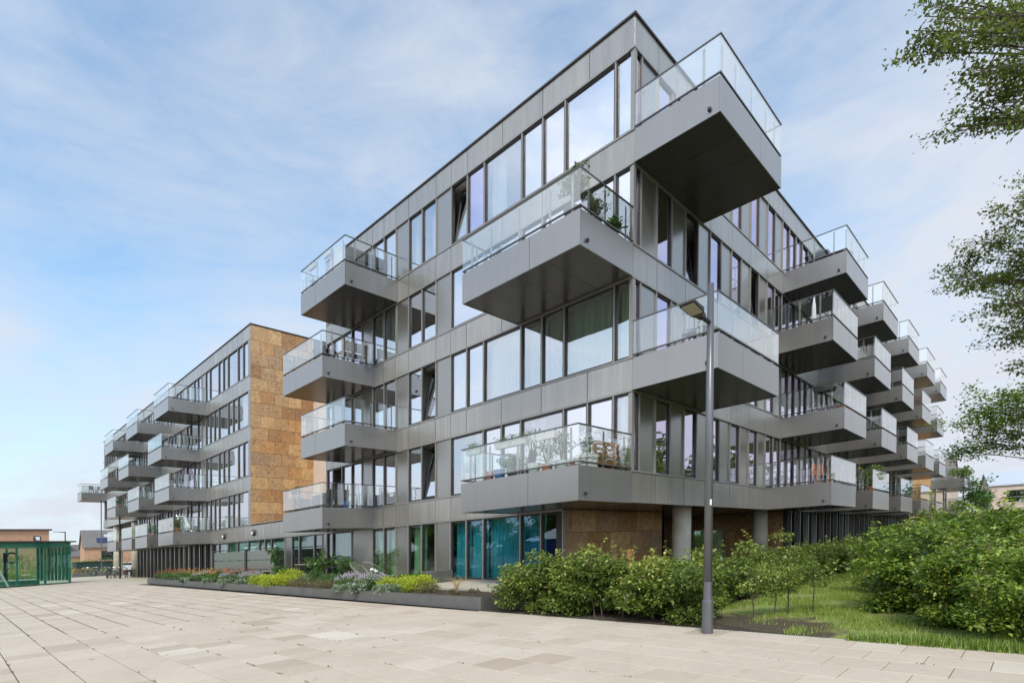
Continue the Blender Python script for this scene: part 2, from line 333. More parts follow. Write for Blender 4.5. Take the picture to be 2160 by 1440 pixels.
class MB:
    def __init__(s): s.v = []; s.f = []
    def box(s, x0, x1, y0, y1, z0, z1):
        n = len(s.v)
        s.v += [(x0, y0, z0), (x1, y0, z0), (x1, y1, z0), (x0, y1, z0), (x0, y0, z1), (x1, y0, z1), (x1, y1, z1), (x0, y1, z1)]
        s.f += [(n, n+3, n+2, n+1), (n+4, n+5, n+6, n+7), (n, n+1, n+5, n+4), (n+1, n+2, n+6, n+5), (n+2, n+3, n+7, n+6), (n+3, n, n+4, n+7)]
        return s
    def hexa(s, P):
        n = len(s.v); s.v += [tuple(p) for p in P]
        s.f += [(n, n+3, n+2, n+1), (n+4, n+5, n+6, n+7), (n, n+1, n+5, n+4), (n+1, n+2, n+6, n+5), (n+2, n+3, n+7, n+6), (n+3, n, n+4, n+7)]
        return s
    def poly(s, pts):
        n = len(s.v); s.v += [tuple(p) for p in pts]; s.f.append(tuple(range(n, n + len(pts)))); return s
    def prism(s, pts, z0, z1):
        n = len(s.v); k = len(pts)
        s.v += [(p[0], p[1], z0) for p in pts] + [(p[0], p[1], z1) for p in pts]
        s.f.append(tuple(n + i for i in range(k - 1, -1, -1))); s.f.append(tuple(n + k + i for i in range(k)))
        for i in range(k): j = (i + 1) % k; s.f.append((n + i, n + j, n + k + j, n + k + i))
        return s
    def tube(s, pts, rad, n=6, cap=True):
        pts = [Vector(p) for p in pts]
        if not isinstance(rad, (list, tuple)): rad = [rad] * len(pts)
        base = len(s.v); up = None
        for i, p in enumerate(pts):
            d = (pts[min(i + 1, len(pts) - 1)] - pts[max(i - 1, 0)])
            d = d.normalized() if d.length > 1e-9 else Vector((0, 0, 1))
            if up is None: up = d.orthogonal().normalized()
            up = (up - d * up.dot(d)); up = up.normalized() if up.length > 1e-6 else d.orthogonal().normalized()
            r = d.cross(up)
            for k in range(n):
                a = 2 * math.pi * k / n
                s.v.append(tuple(p + (up * math.cos(a) + r * math.sin(a)) * rad[i]))
        for i in range(len(pts) - 1):
            for k in range(n):
                a = base + i * n + k; b = base + i * n + (k + 1) % n
                s.f.append((a, b, b + n, a + n))
        if cap:
            s.f.append(tuple(base + k for k in range(n - 1, -1, -1))); e = base + (len(pts) - 1) * n
            s.f.append(tuple(e + k for k in range(n)))
        return s
    def lathe(s, prof, n=14, c=(0, 0, 0)):
        base = len(s.v)
        for r, z in prof:
            for k in range(n):
                a = 2 * math.pi * k / n; s.v.append((c[0] + r * math.cos(a), c[1] + r * math.sin(a), c[2] + z))
        for i in range(len(prof) - 1):
            for k in range(n):
                a = base + i * n + k; b = base + i * n + (k + 1) % n
                s.f.append((a, b, b + n, a + n))
        s.f.append(tuple(base + k for k in range(n - 1, -1, -1))); e = base + (len(prof) - 1) * n
        s.f.append(tuple(e + k for k in range(n)))
        return s
    def torus(s, c, ax, R, r, n=20, k=5):
        ax = Vector(ax).normalized(); u = ax.orthogonal().normalized(); w = ax.cross(u)
        pts = [Vector(c) + (u * math.cos(2*math.pi*i/n) + w * math.sin(2*math.pi*i/n)) * R for i in range(n + 1)]
        return s.tube(pts, r, k, False)
    def mesh(s, name, mat=None, smooth=False):
        me = bpy.data.meshes.new(name); me.from_pydata(s.v, [], s.f)
        if mat: me.materials.append(m_(mat))
        if smooth: me.polygons.foreach_set('use_smooth', [True] * len(me.polygons))
        me.update(); return me
    def build(s, name, mat, parent=None, loc=(0, 0, 0), rot=(0, 0, 0), smooth=False):
        return new_obj(name, s.mesh(name, mat, smooth), parent, loc, rot)

_cache = {}
def cbox(name, mat, x0, x1, y0, y1, z0, z1, parent=None, jit=0.0):
    """a box object sharing mesh data with every box of the same size and material"""
    key = (round(x1 - x0, 3), round(y1 - y0, 3), round(z1 - z0, 3), mat)
    me = _cache.get(key)
    if me is None:
        hx, hy, hz = (x1 - x0) / 2, (y1 - y0) / 2, (z1 - z0) / 2
        me = MB().box(-hx, hx, -hy, hy, -hz, hz).mesh(name, mat); _cache[key] = me
    r = (rnd.uniform(-jit, jit), rnd.uniform(-jit, jit), rnd.uniform(-jit, jit)) if jit else (0, 0, 0)
    return new_obj(name, me, parent, ((x0 + x1) / 2, (y0 + y1) / 2, (z0 + z1) / 2), r)

def np_mesh(name, V, Fq, mat, tone=None):
    me = bpy.data.meshes.new(name)
    V = np.asarray(V, np.float32); Fq = np.asarray(Fq, np.int32); k = Fq.shape[1]
    me.vertices.add(len(V)); me.vertices.foreach_set('co', V.ravel())
    me.loops.add(Fq.size); me.loops.foreach_set('vertex_index', Fq.ravel())
    me.polygons.add(len(Fq)); me.polygons.foreach_set('loop_start', np.arange(0, Fq.size, k, dtype=np.int32))
    me.materials.append(m_(mat))
    if tone is not None:
        at = me.attributes.new('tone', 'FLOAT', 'FACE'); at.data.foreach_set('value', np.asarray(tone, np.float32))
    me.update(calc_edges=True); return me

def leaves(P, size, tone, flat=0.5, aspect=1.7, droop=0.0, out=None):
    """one folded four-point leaf per row of P; flat: how horizontal the blades lie"""
    n = len(P); size = np.broadcast_to(size, (n,))
    az = RNG.uniform(0, 2 * np.pi, n)
    d = np.stack([np.cos(az), np.sin(az), RNG.normal(0, 1 - flat * 0.75, n) - droop], 1)
    if out is not None: d = d * 0.8 + out * 0.9
    d /= np.linalg.norm(d, axis=1)[:, None]
    nn = np.stack([RNG.normal(0, 1 - flat, n), RNG.normal(0, 1 - flat, n), np.ones(n) * (0.35 + flat)], 1)
    s = np.cross(d, nn); s /= (np.linalg.norm(s, axis=1)[:, None] + 1e-9)
    up = np.cross(s, d)
    L = size[:, None]; W = L / aspect / 2
    v0 = P; v2 = P + d * L
    m = P + d * L * 0.45 + up * L * 0.0
    v1 = m + s * W + up * L * 0.13; v3 = m - s * W + up * L * 0.13
    V = np.empty((n * 4, 3)); V[0::4] = v0; V[1::4] = v1; V[2::4] = v2; V[3::4] = v3
    i = np.arange(n) * 4
    Fq = np.empty((n * 2, 3), np.int32); Fq[0::2] = np.stack([i, i+1, i+2], 1); Fq[1::2] = np.stack([i, i+2, i+3], 1)
    return V, Fq, np.repeat(tone, 2)
def leaf_obj(name, P, size, tone, mat, parent=None, kind=None, **kw):
    V, Fq, t = leaves(np.asarray(P), size, tone, **kw)
    o = new_obj(name, np_mesh(name, V, Fq, mat, t), parent)
    if kind: o['kind'] = kind
    return o
def shell_points(centers, radii, per, squash=0.8, inner=0.25):
    """points spread near the outside of many small clumps; also a tone that is not tied to where light falls"""
    P, O, T = [], [], []
    for c, r in zip(centers, radii):
        n = int(per * r * r / 0.09)
        d = RNG.normal(size=(n, 3)); d /= np.linalg.norm(d, axis=1)[:, None]
        rr = r * (1 - inner * RNG.random(n) ** 1.5) * (1 + 0.18 * RNG.normal(size=n))
        p = c + d * rr[:, None] * np.array([1, 1, squash])
        P.append(p); O.append(d); T.append(np.clip(RNG.normal(0.38 + RNG.normal(0, 0.13), 0.2, n), 0, 1))
    return np.concatenate(P), np.concatenate(O), np.concatenate(T)

# ------------------------------------------------------------------ ground and plaza
g = MB().poly([(-400, -400, -0.06), (400, -400, -0.06), (400, 400, -0.06), (-400, 400, -0.06)]).build('ground', 'joint_sand'); tag(g, kind='structure')
PX1 = -4.03
plaza = empty('plaza', (0, 0, 0)); tag(plaza, kind='structure')
MB().box(-90, PX1, -40, 150, -0.055, -0.012).build('bedding', 'joint_sand', plaza)
T = 0.565
def slab_mesh(l=T):
    g_, c = 0.0035, 0.005
    a0, a1, b0, b1 = -T/2 + 0.0065, T/2 - 0.0065, -l/2 + g_, l/2 - g_
    v = [(a0, b0, -0.03), (a1, b0, -0.03), (a1, b1, -0.03), (a0, b1, -0.03), (a0, b0, -c), (a1, b0, -c), (a1, b1, -c), (a0, b1, -c),
         (a0+c, b0+c, 0), (a1-c, b0+c, 0), (a1-c, b1-c, 0), (a0+c, b1-c, 0)]
    f = [(0, 1, 5, 4), (1, 2, 6, 5), (2, 3, 7, 6), (3, 0, 4, 7), (4, 5, 9, 8), (5, 6, 10, 9), (6, 7, 11, 10), (7, 4, 8, 11), (8, 9, 10, 11)]
    me = bpy.data.meshes.new('paving_slab'); me.from_pydata(v, [], f); me.materials.append(m_('slab')); me.update(); return me
SL = {1: slab_mesh(T), 2: slab_mesh(2 * T)}
slabs = []
row = 0; x = PX1 - T / 2
while x > -70:
    off = (0.5 * T if row % 2 else 0.0) + 0.06
    lo, hi = -14, 74
    y = lo + off
    while y < hi:
        l = 1
        if rnd.random() < 0.10 and y > 0: l = 2
        slabs.append((x, y + l * T / 2, l)); y += l * T
    x -= T; row += 1
def inview(px, py):
    h = _M @ (np.array([px, py, 0.0]) - CAM)
    if h[2] < 3: return 0
    u, v = h[0] / h[2], h[1] / h[2]
    return -60 < u < 2220 and v < 1500
vis = [s for s in slabs if inview(s[0], s[1])]
vis.sort(key=lambda s: (s[0] - CAM[0]) ** 2 + (s[1] - CAM[1]) ** 2)
for (sx, sy, l) in vis[:298]:
    new_obj('paving_slab', SL[l], plaza, (sx, sy, rnd.uniform(-0.0012, 0.0012)), (rnd.uniform(-0.0015, 0.0015), rnd.uniform(-0.0015, 0.0015), rnd.uniform(-0.0012, 0.0012)))
V, Fs, tn = [], [], []
keep = set((s[0], s[1]) for s in vis[:298])
for (sx, sy, l) in slabs:
    if (sx, sy) in keep: continue
    if not inview(sx, sy) and (sx < -16 or sy < -13): continue
    a, b_ = T/2 - 0.010, l*T/2 - 0.004; n = len(V); z = rnd.uniform(-0.001, 0.001)
    V += [(sx-a, sy-b_, z), (sx+a, sy-b_, z), (sx+a, sy+b_, z), (sx-a, sy+b_, z)]; Fs.append((n, n+1, n+2, n+3)); tn.append(rnd.random())
far = new_obj('paving_slab', np_mesh('paving_far', V, Fs, 'slab_far', tn), plaza); far['kind'] = 'stuff'
# moss and small weeds in the joints
P = []
for _ in range(900):
    r_ = rnd.choice(range(0, 30)); xx = PX1 - r_ * T + rnd.gauss(0, 0.006); yy = rnd.uniform(-8, 24)
    if xx > -7 and rnd.random() < 0.75: continue
    for k in range(rnd.randint(3, 16)): P.append((xx + rnd.gauss(0, 0.006), yy + rnd.gauss(0, 0.05), 0.0))
for k in range(22):
    xx, yy = rnd.uniform(-12.5, -5), rnd.uniform(-8, 10)
    for k in range(rnd.randint(2, 6)): P.append((xx + rnd.gauss(0, 0.02), yy + rnd.gauss(0, 0.02), 0.002))
wd = leaf_obj('joint_weeds', np.array(P), 0.022, RNG.random(len(P)) * 0.8, 'leaf_russet', None, 'stuff', flat=0.2)
tag(wd, 'tiny weeds and moss growing in the joints of the paving', 'weeds')

# soil and lawn
MB().box(PX1 + 0.001, 14, 35.0, 150, -0.05, -0.004).build('pavement', 'sand_paving')['kind'] = 'structure'
MB().box(PX1 + 0.002, 90, -60, 2.0, -0.04, -0.005).build('soil_ground', 'soil')['kind'] = 'structure'
lw = MB()
pts = [(-3.3, -3.7), (-1.2, -2.9), (3.6, -2.55), (40, -2.6), (70, -2.6), (70, -30), (-3.95, -30), (-3.95, -5.2), (-3.8, -4.6)]
lw.prism([(p[0], p[1]) for p in pts][::-1], -0.03, 0.004); lo_ = lw.build('lawn', 'lawn_ground'); tag(lo_, kind='structure')
edge = MB().box(PX1 - 0.0, PX1 + 0.05, -14, 1.55, -0.03, 0.004).build('edging_kerb', 'concrete'); tag(edge, kind='structure')
# terrace
MB().box(-2.42, 0.18, 2.35, 30, -0.03, 0.33).build('terrace', 'sand_paving')['kind'] = 'structure'
MB().box(-2.5, -2.421, 2.3, 30, -0.03, 0.345).build('terrace_edge', 'concrete')['kind'] = 'structure'
MB().box(-1.4, 60, -1.2, 2.3, -0.02, 0.25).build('undercroft_floor', 'soil')['kind'] = 'structure'

# ------------------------------------------------------------------ apartment blocks
ZB = {0: 0.345, 1: 3.315, 2: 6.285, 3: 9.255, 4: 12.224}       # window sills (tops of the bands)
ZT = {0: 2.486, 1: 5.456, 2: 8.426, 3: 11.386, 4: 14.385}      # window heads (undersides of the bands)
class Face:
    """maps (along, outward, z) onto one of the two facade planes"""
    def __init__(s, axis, base=0.0): s.axis = axis; s.base = base
    def b(s, name, mat, a0, a1, o0, o1, z0, z1, parent, jit=0.0):
        if s.axis == 'L': return cbox(name, mat, s.base - o1, s.base - o0, a0, a1, z0, z1, parent, jit)
        return cbox(name, mat, a0, a1, s.base - o1, s.base - o0, z0, z1, parent, jit)
    def pt(s, a, o, z): return (s.base - o, a, z) if s.axis == 'L' else (a, s.base - o, z)

def frame_mesh(axis, w, h, t=0.045, d=0.09, mat='frame_dark'):
    key = ('fr', axis, round(w, 3), round(h, 3), t, mat)
    if key in _cache: return _cache[key]
    m = MB()
    def bb(a0, a1, z0, z1):
        if axis == 'L': m.box(-d/2, d/2, a0, a1, z0, z1)
        else: m.box(a0, a1, -d/2, d/2, z0, z1)
    bb(-w/2, -w/2+t, -h/2, h/2); bb(w/2-t, w/2, -h/2, h/2); bb(-w/2+t, w/2-t, -h/2, -h/2+t); bb(-w/2+t, w/2-t, h/2-t, h/2)
    _cache[key] = m.mesh('window', mat); return _cache[key]
def curtain_mesh(axis, w, h, mat, seed):
    key = ('cu', axis, round(w, 3), round(h, 2), mat, seed)
    if key in _cache: return _cache[key]
    r = random.Random(seed); n = max(8, int(w / 0.035)); v = []; f = []
    ph = r.random() * 6
    for i in range(n + 1):
        a = -w/2 + w * i / n; o = 0.055 * math.sin(a * 38 + ph + 1.2 * math.sin(a * 7))
        for z, k in ((-h/2, 1.25), (0, 1.0), (h/2, 0.7)):
            v.append((o * k, a + 0.01 * math.sin(z * 3 + i), z) if axis == 'L' else (a, o * k, z))
    for i in range(n):
        for j in (0, 1): q = i * 3 + j; f.append((q, q + 3, q + 4, q + 1))
    me = bpy.data.meshes.new('curtain'); me.from_pydata(v, [], f); me.materials.append(m_(mat))
    me.polygons.foreach_set('use_smooth', [True] * len(f)); me.update(); _cache[key] = me; return me

def bay(F, a0, a1, lv, typ, parent, detail=2, z1=None, z0=None, rngseed=0):
    z0 = ZB[lv] if z0 is None else z0; z1 = ZT[lv] if z1 is None else z1
    m = 0.023
    if typ == 'p':
        F.b('infill_panel', 'infill', a0 + m, a1 - m, -0.09, -0.04, z0 + 0.05, z1 - 0.05, parent, 0.0012); return
    w, h = a1 - a0 - 2 * m, z1 - z0 - 0.10
    ca, czz = (a0 + a1) / 2, (z0 + z1) / 2
    fr = new_obj('window', frame_mesh(F.axis, w, h), parent, F.pt(ca, -0.075, czz))
    gm = {'q': 'pane_teal', 'd': 'pane_teal'}.get(typ) or ('pane_lilac' if (F.axis == 'R' or rnd.random() < 0.12) else 'pane_cool')
    if lv == 0 and typ in 'cgt': gm = 'pane_teal' if F.axis == 'L' and a0 < 7.4 else ('pane_cool0')
    if gm == 'pane_cool0' or (lv == 0 and typ == 'd' and F.axis == 'L'): gm = 'pane_ground'
    if typ == 'c' and lv > 0 and F.axis == 'L': gm = 'pane_curtain'
    gw, gh = w - 0.09, h - 0.09
    key = ('gl', F.axis, round(gw, 3), round(gh, 3), gm)
    if key not in _cache:
        mm = MB()
        if F.axis == 'L': mm.box(-0.006, 0.006, -gw/2, gw/2, -gh/2, gh/2)
        else: mm.box(-gw/2, gw/2, -0.006, 0.006, -gh/2, gh/2)
        _cache[key] = mm.mesh('glass_pane', gm)
    j = 0.0022
    if typ == 't':      # tilted open inwards at the top
        ang = 0.16
        me2 = frame_mesh(F.axis, w - 0.12, h - 0.12, 0.05, 0.05)
        r = (0, -ang, 0) if F.axis == 'L' else (ang, 0, 0)
        r = (0, ang, 0) if F.axis == 'L' else (-ang, 0, 0)
        s_ = new_obj('sash', me2, fr, (math.sin(ang) * h / 2, 0, -0.01) if F.axis == 'L' else (0, math.sin(ang) * h / 2, -0.01), r)
        s_.location = F.pt(0, -(math.sin(ang) * h / 2) - 0.02, -0.01) if F.base == 0 else s_.location
        new_obj('glass_pane', _cache[key], fr, tuple(s_.location), r).scale = (0.9, 0.9, 0.96)
    else:
        new_obj('glass_pane', _cache[key], fr, (0, 0, 0), (rnd.uniform(-j, j), rnd.uniform(-j, j), rnd.uniform(-j, j)))
    if typ in ('c', 'q') or (typ == 'e'):
        mat = {'c': 'curtain_white' if lv in (1, 3, 4) or (lv == 2 and a0 > 3) else 'curtain_green', 'q': 'curtain_teal'}[typ if typ != 'e' else 'c']
        cw = w * (1.0 if lv in (2, 0) else (0.45 if w > 1.2 else 0.8))
        off = (w - cw) / 2 * (1 if rnd.random() < 0.5 else -1)
        l = F.pt(off, -0.28, 0) if F.base == 0 else ((0.28, off, 0) if F.axis == 'L' else (off, 0.28, 0))
        new_obj('curtain', curtain_mesh(F.axis, cw, h - 0.06, mat, rnd.randint(0, 3)), fr, l)

def mullion(F, a, lv, parent, z0=None, z1=None, w=0.045):
    z0 = ZB[lv] if z0 is None else z0; z1 = ZT[lv] if z1 is None else z1
    F.b('mullion', 'frame_light', a - w/2, a + w/2, -0.12, 0.004, z0 + 0.045, z1 - 0.045, parent)
def band(F, joints, zb, zt, parent, mat='cladding'):
    for j0, j1 in zip(joints[:-1], joints[1:]):
        F.b('cladding_panel', mat, j0 + 0.010, j1 - 0.010, -0.04, 0.0, zb + 0.012, zt - 0.012, parent, 0.0010)
def strips(F, a0, a1, lv, parent, z0=None, z1=None):
    z0 = ZB[lv] if z0 is None else z0; z1 = ZT[lv] if z1 is None else z1
    F.b('window_sill', 'frame_light', a0, a1, -0.15, 0.022, z0 - 0.005, z0 + 0.04, parent)
    F.b('window_head', 'frame_light', a0, a1, -0.15, 0.014, z1 - 0.04, z1 + 0.005, parent)

# ---- balcony kit: local x along the facade, -y outwards, origin at the slab underside
def glass_panel_obj(name, x0, x1, y0, y1, z0, z1, parent, mat='rail_glass'): return cbox(name, mat, x0, x1, y0, y1, z0, z1, parent)
RH = 0.97
def balcony(parent, W, loc, rz, D=2.3, full=True, drain='R'):
    t = 0.03
    key = ('balc', round(W, 2), D)
    if key not in _cache:
        m = MB(); m.box(0.04, W - 0.04, -D + 0.04, 0.0, 0.035, 0.80); _cache[key] = m.mesh('balcony', 'core')
    B = new_obj('balcony', _cache[key], parent, loc, (0, 0, rz))
    # front panels (two), side panels, soffit boards
    jf = W * 0.36 if rnd.random() < .5 else W * 0.62
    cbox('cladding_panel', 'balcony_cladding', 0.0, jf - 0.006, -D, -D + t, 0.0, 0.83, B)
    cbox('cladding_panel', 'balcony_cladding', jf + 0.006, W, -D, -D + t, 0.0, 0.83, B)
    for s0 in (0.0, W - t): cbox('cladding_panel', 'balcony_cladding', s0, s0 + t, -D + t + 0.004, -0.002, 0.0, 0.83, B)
    nb = 4 if W > 3.9 else 3
    for k in range(nb):
        a, b = t + 0.012 + (W - 2*t - 0.024) * k / nb, t + 0.012 + (W - 2*t - 0.024) * (k + 1) / nb
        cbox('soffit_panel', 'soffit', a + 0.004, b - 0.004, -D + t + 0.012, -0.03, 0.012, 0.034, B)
    # railing
    gz0, gz1 = 0.93, 0.83 + RH - 0.02
    rb = MB(); zr = 0.83 + RH
    rb.box(0.0, W, -D - 0.005, -D + 0.03, zr - 0.018, zr + 0.012); rb.box(0.0, 0.035, -D + 0.03, -0.0, zr - 0.018, zr + 0.012); rb.box(W - 0.035, W, -D + 0.03, -0.0, zr - 0.018, zr + 0.012)
    key = ('hr', round(W, 2), D)
    if key not in _cache: _cache[key] = rb.mesh('handrail', 'rail_metal')
    new_obj('handrail', _cache[key], B)
    bb = MB(); z = 0.90
    bb.box(0.0, W, -D, -D + 0.04, z, z + 0.035); bb.box(0.0, 0.04, -D + 0.04, 0, z, z + 0.035); bb.box(W - 0.04, W, -D + 0.04, 0, z, z + 0.035)
    key = ('br', round(W, 2), D)
    if key not in _cache: _cache[key] = bb.mesh('bottom_rail', 'rail_metal')
    new_obj('bottom_rail', _cache[key], B)
    nf = 4 if W > 3.9 else 3
    for k in range(nf):
        a, b = W * k / nf, W * (k + 1) / nf
        cbox('glass_panel', 'rail_glass', a + 0.006, b - 0.006, -D + 0.008, -D + 0.02, gz0 + 0.008, gz1, B)
    for sx in (0.008, W - 0.02):
        for k in range(2):
            a, b = -D + 0.03 + (D - 0.05) * k / 2, -D + 0.03 + (D - 0.05) * (k + 1) / 2
            cbox('glass_panel', 'rail_glass', sx, sx + 0.012, a + 0.004, b - 0.004, gz0 + 0.008, gz1, B)
    # flat-bar posts standing just inside the glass
    key = ('post',)
    if key not in _cache:
        m = MB()
        pr = [(-0.03, 0.0), (0.03, 0.0), (0.03, 0.86), (0.018, 0.915), (-0.018, 0.93), (-0.03, 0.88)]
        n = len(pr); m.v += [(x, -0.006, z) for x, z in pr] + [(x, 0.006, z) for x, z in pr]
        m.f += [tuple(range(n)), tuple(range(2*n-1, n-1, -1))] + [(i, i + n, (i+1) % n + n, (i+1) % n) for i in range(n)]
        _cache[key] = m.mesh('post', 'post_metal')
    if full:
        for k in range(nf + 1):
            a = min(max(W * k / nf, 0.30), W - 0.30) if k in (0, nf) else W * k / nf + 0.05
            new_obj('post', _cache[key], B, (a, -D + 0.10, 0.84))
        for sx in (0.10, W - 0.10):
            for yy in (-D * 0.80, -D * 0.50, -0.22): new_obj('post', _cache[key], B, (sx, yy, 0.84), (0, 0, math.pi / 2))
    dx = 0.0 if drain == 'L' else W
    s = -1 if drain == 'L' else 1
    cbox('drain_spout', 'black_rubber', min(dx, dx + s*0.06), max(dx, dx + s*0.06), -D + 0.22, -D + 0.29, 0.13, 0.20, B)
    return B
def balc_left(parent, y0, W, lv, x=0.0, **k): return balcony(parent, W, (x, y0 + W, ZT[lv - 1]), -math.pi / 2, **k)
def balc_right(parent, x0, W, lv, y=0.0, **k): return balcony(parent, W, (x0, y, ZT[lv - 1]), 0.0, drain='L', **k)

main = empty('apartment_building'); tag(main, 'grey metal clad apartment block whose corner points at the plaza, nearest of the blocks', 'building', 'grey balcony apartment blocks')
FL, FR = Face('L'), Face('R')
BL = [0.03, .59, 1.45, 2.31, 3.17, 4.03, 4.89, 5.75, 6.61, 7.47, 8.33, 9.19, 10.05, 10.91, 11.77, 12.63, 13.49, 14.35, 15.21, 16.07, 16.62]
LB = {4: [(0,1,'g'),(1,3,'g'),(3,4,'g'),(4,5,'g'),(5,7,'c'),(7,8,'g'),(8,9,'t'),(9,10,'p'),(10,11,'c'),(11,12,'c'),(12,13,'p'),(13,14,'g'),(14,15,'g'),(15,16,'p'),(16,17,'g'),(17,18,'g'),(18,19,'p'),(19,20,'g')],
      3: [(0,1,'g'),(1,2,'g'),(2,4,'g'),(4,5,'g'),(5,7,'g'),(7,9,'g'),(9,10,'p'),(10,11,'g'),(11,12,'g'),(12,13,'p'),(13,14,'c'),(14,15,'c'),(15,16,'p'),(16,17,'g'),(17,18,'c'),(18,19,'g'),(19,20,'g')],
      2: [(0,1,'c'),(1,3,'c'),(3,4,'c'),(4,5,'c'),(5,7,'c'),(7,8,'g'),(8,9,'g'),(9,10,'p'),(10,11,'t'),(11,12,'g'),(12,13,'p'),(13,14,'g'),(14,15,'g'),(15,16,'p'),(16,17,'g'),(17,18,'g'),(18,19,'p'),(19,20,'g')],
      1: [(0,1,'c'),(1,2,'g'),(2,3,'g'),(3,5,'c'),(5,6,'g'),(6,7,'g'),(7,9,'c'),(9,10,'p'),(10,11,'t'),(11,12,'g'),(12,13,'p'),(13,14,'g'),(14,15,'g'),(15,16,'p'),(16,17,'g'),(17,18,'g'),(18,19,'t'),(19,20,'g')],
      0: [(3,4,'d'),(4,5,'q'),(5,7,'q'),(7,8,'q'),(8,9,'q'),(9,10,'p'),(10,11,'g'),(11,12,'c'),(12,13,'p'),(13,14,'c'),(14,15,'c'),(15,17,'p'),(17,19,'c'),(19,20,'g')]}
for lv, bays in LB.items():
    for i, j, ty in bays:
        bay(FL, BL[i], BL[j], lv, ty, main)
        mullion(FL, BL[i] if i else 0.018, lv, main, w=0.045 if i else 0.035)
    mullion(FL, BL[-1], lv, main)
    strips(FL, (BL[3] if lv == 0 else 0.0), 16.645, lv, main)
JL = [0.0, 1.45, 3.17, 4.89, 6.61, 7.47, 8.33, 10.05, 10.91, 11.77, 12.63, 14.35, 16.07, 16.65]
for lv in (1, 2, 3, 4): band(FL, JL, ZT[lv - 1], ZB[lv], main)
band(FL, JL, ZT[4], 15.194, main)
# right facade
BR = [0.03] + [round(0.39 + 0.845 * k, 3) for k in range(0, 52)]
RBAL = {4: [11.37, 18.13, 24.9, 31.65, 38.1], 2: [11.37, 18.13, 24.9, 31.65, 38.1], 3: [9.68, 16.44, 23.2, 29.97, 36.7], 1: [9.68, 16.44, 23.2, 29.97, 36.7]}
for lv in (4, 3, 2, 1):
    k = 0
    while k < len(BR) - 1:
        inb = any(b - 0.2 <= BR[k] < b + 3.4 for b in RBAL[lv])
        ty = 'g' if (k % 2 == 0 or (inb and k % 4)) else 'p'
        if k == 0 and lv in (3, 1): ty = 'c'
        if (lv, k) in ((3, 4), (3, 10)): ty = 't'
        elif ty == 'g' and rnd.random() < .3: ty = 'c'
        step = 1
        if BR[k] > 22 and lv in (1, 2): pass
        bay(FR, BR[k], BR[k + step], lv, ty, main)
        mullion(FR, BR[k] if k else 0.03, lv, main)
        k += step
    strips(FR, -0.028, 43.6, lv, main)
JR = [0.0] + [round(0.39 + 0.845 * k, 3) for k in range(1, 52, 2)] + [43.62]
for lv in (1, 2, 3, 4): band(FR, JR, ZT[lv - 1], ZB[lv], main)
band(FR, JR, ZT[4], 15.194, main)
# coping
MB().box(-0.045, 0.10, -0.045, 16.70, 15.196, 15.248).box(0.102, 43.65, -0.045, 0.10, 15.196, 15.248).build('coping', 'coping', main)
MB().box(0.104, 43.6, 0.104, 16.6, 14.898, 15.095).build('roof', 'roof_grey', main)
# floors, ceilings and inner walls
for lv in (1, 2, 3, 4, 5):
    zb = ZT[lv - 1]; zt = ZB[lv] if lv < 5 else 15.194
    m = MB(); m.box(0.045, 9.0, 0.045, 16.6, zb + 0.02, zt - 0.02); m.box(9.002, 43.6, 0.045, 9, zb + 0.02, zt - 0.02)
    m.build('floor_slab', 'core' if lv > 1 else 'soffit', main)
    if lv > 1:
        m = MB(); m.box(0.2, 8.9, 0.2, 16.5, zb - 0.02, zb + 0.015); m.box(8.902, 43.5, 0.2, 8.9, zb - 0.02, zb + 0.015); m.build('ceiling', 'ceiling_white', main)
m = MB(); m.box(4.6, 4.8, 4.6, 16.6, 3.3, 14.405); m.box(4.802, 43.5, 4.6, 4.8, 3.3, 14.405)
for yy in (4.03, 9.62, 12.7): m.box(0.22, 4.598, yy - 0.06, yy + 0.06, 3.3, 14.405)
for xx in (8.06, 15.0, 21.8, 28.5, 35.3): m.box(xx - 0.06, xx + 0.06, 0.22, 4.598, 3.3, 14.405)
m.box(0.1, 9, 16.602, 16.7, 0.3, 14.898); m.box(43.5, 43.6, 0.1, 9, 2.6, 14.898)
m.box(4.6, 4.8, 2.45, 16.6, 0.3, 2.5)
m.build('inner_wall', 'interior_wall', main)
cbox('end_wall', 'cladding', 0.02, 3.0, 16.702, 16.74, 0.4, 15.174, main)
# balconies
balc_left(main, 0.0, 4.17, 3); balc_left(main, 0.0, 4.2, 1)
balc_right(main, 0.0, 4.1, 4); balc_right(main, 0.0, 4.1, 2)
for lv, y0 in ((4, 10.78), (2, 10.78), (3, 12.52), (1, 12.52)): balc_left(main, y0, 3.6, lv)
for lv, xs in RBAL.items():
    for x0 in xs: balc_right(main, x0, 3.6, lv, full=x0 < 27)
# undercroft at the corner: travertine wall, columns, dark recess
def trav_wall(parent, a0, a1, y, z0, z1, rows, offs, rowh, facing='-Y', name='stone_tile', mat='travertine', w=0.83):
    zt = z1; r = 0
    while zt > z0 + 0.02:
        h = rowh[r] if r < len(rowh) else rowh[-1]
        zb = max(z0, zt - h); a = a0; first = offs[r % len(offs)]
        edges = [a0]; e = a0 + first
        while e < a1 - 0.08: edges.append(e); e += w
        edges.append(a1)
        for e0, e1 in zip(edges[:-1], edges[1:]):
            d = rnd.uniform(0, 0.012)
            if facing == '-Y': cbox(name, mat, e0 + 0.008, e1 - 0.008, y - 0.035 - d, y - d, zb + 0.008, zt - 0.008, parent, 0.0)
            else: cbox(name, mat, y - 0.035 - d, y - d, e0 + 0.008, e1 - 0.008, zb + 0.008, zt - 0.008, parent, 0.0)
        zt = zb; r += 1
trav_wall(main, 0.06, 5.85, 2.36, 0.25, 2.50, 4, [0.38, 1.2, 0.9], [0.68, 0.83, 0.75], w=1.23, mat='travertine_shaded')
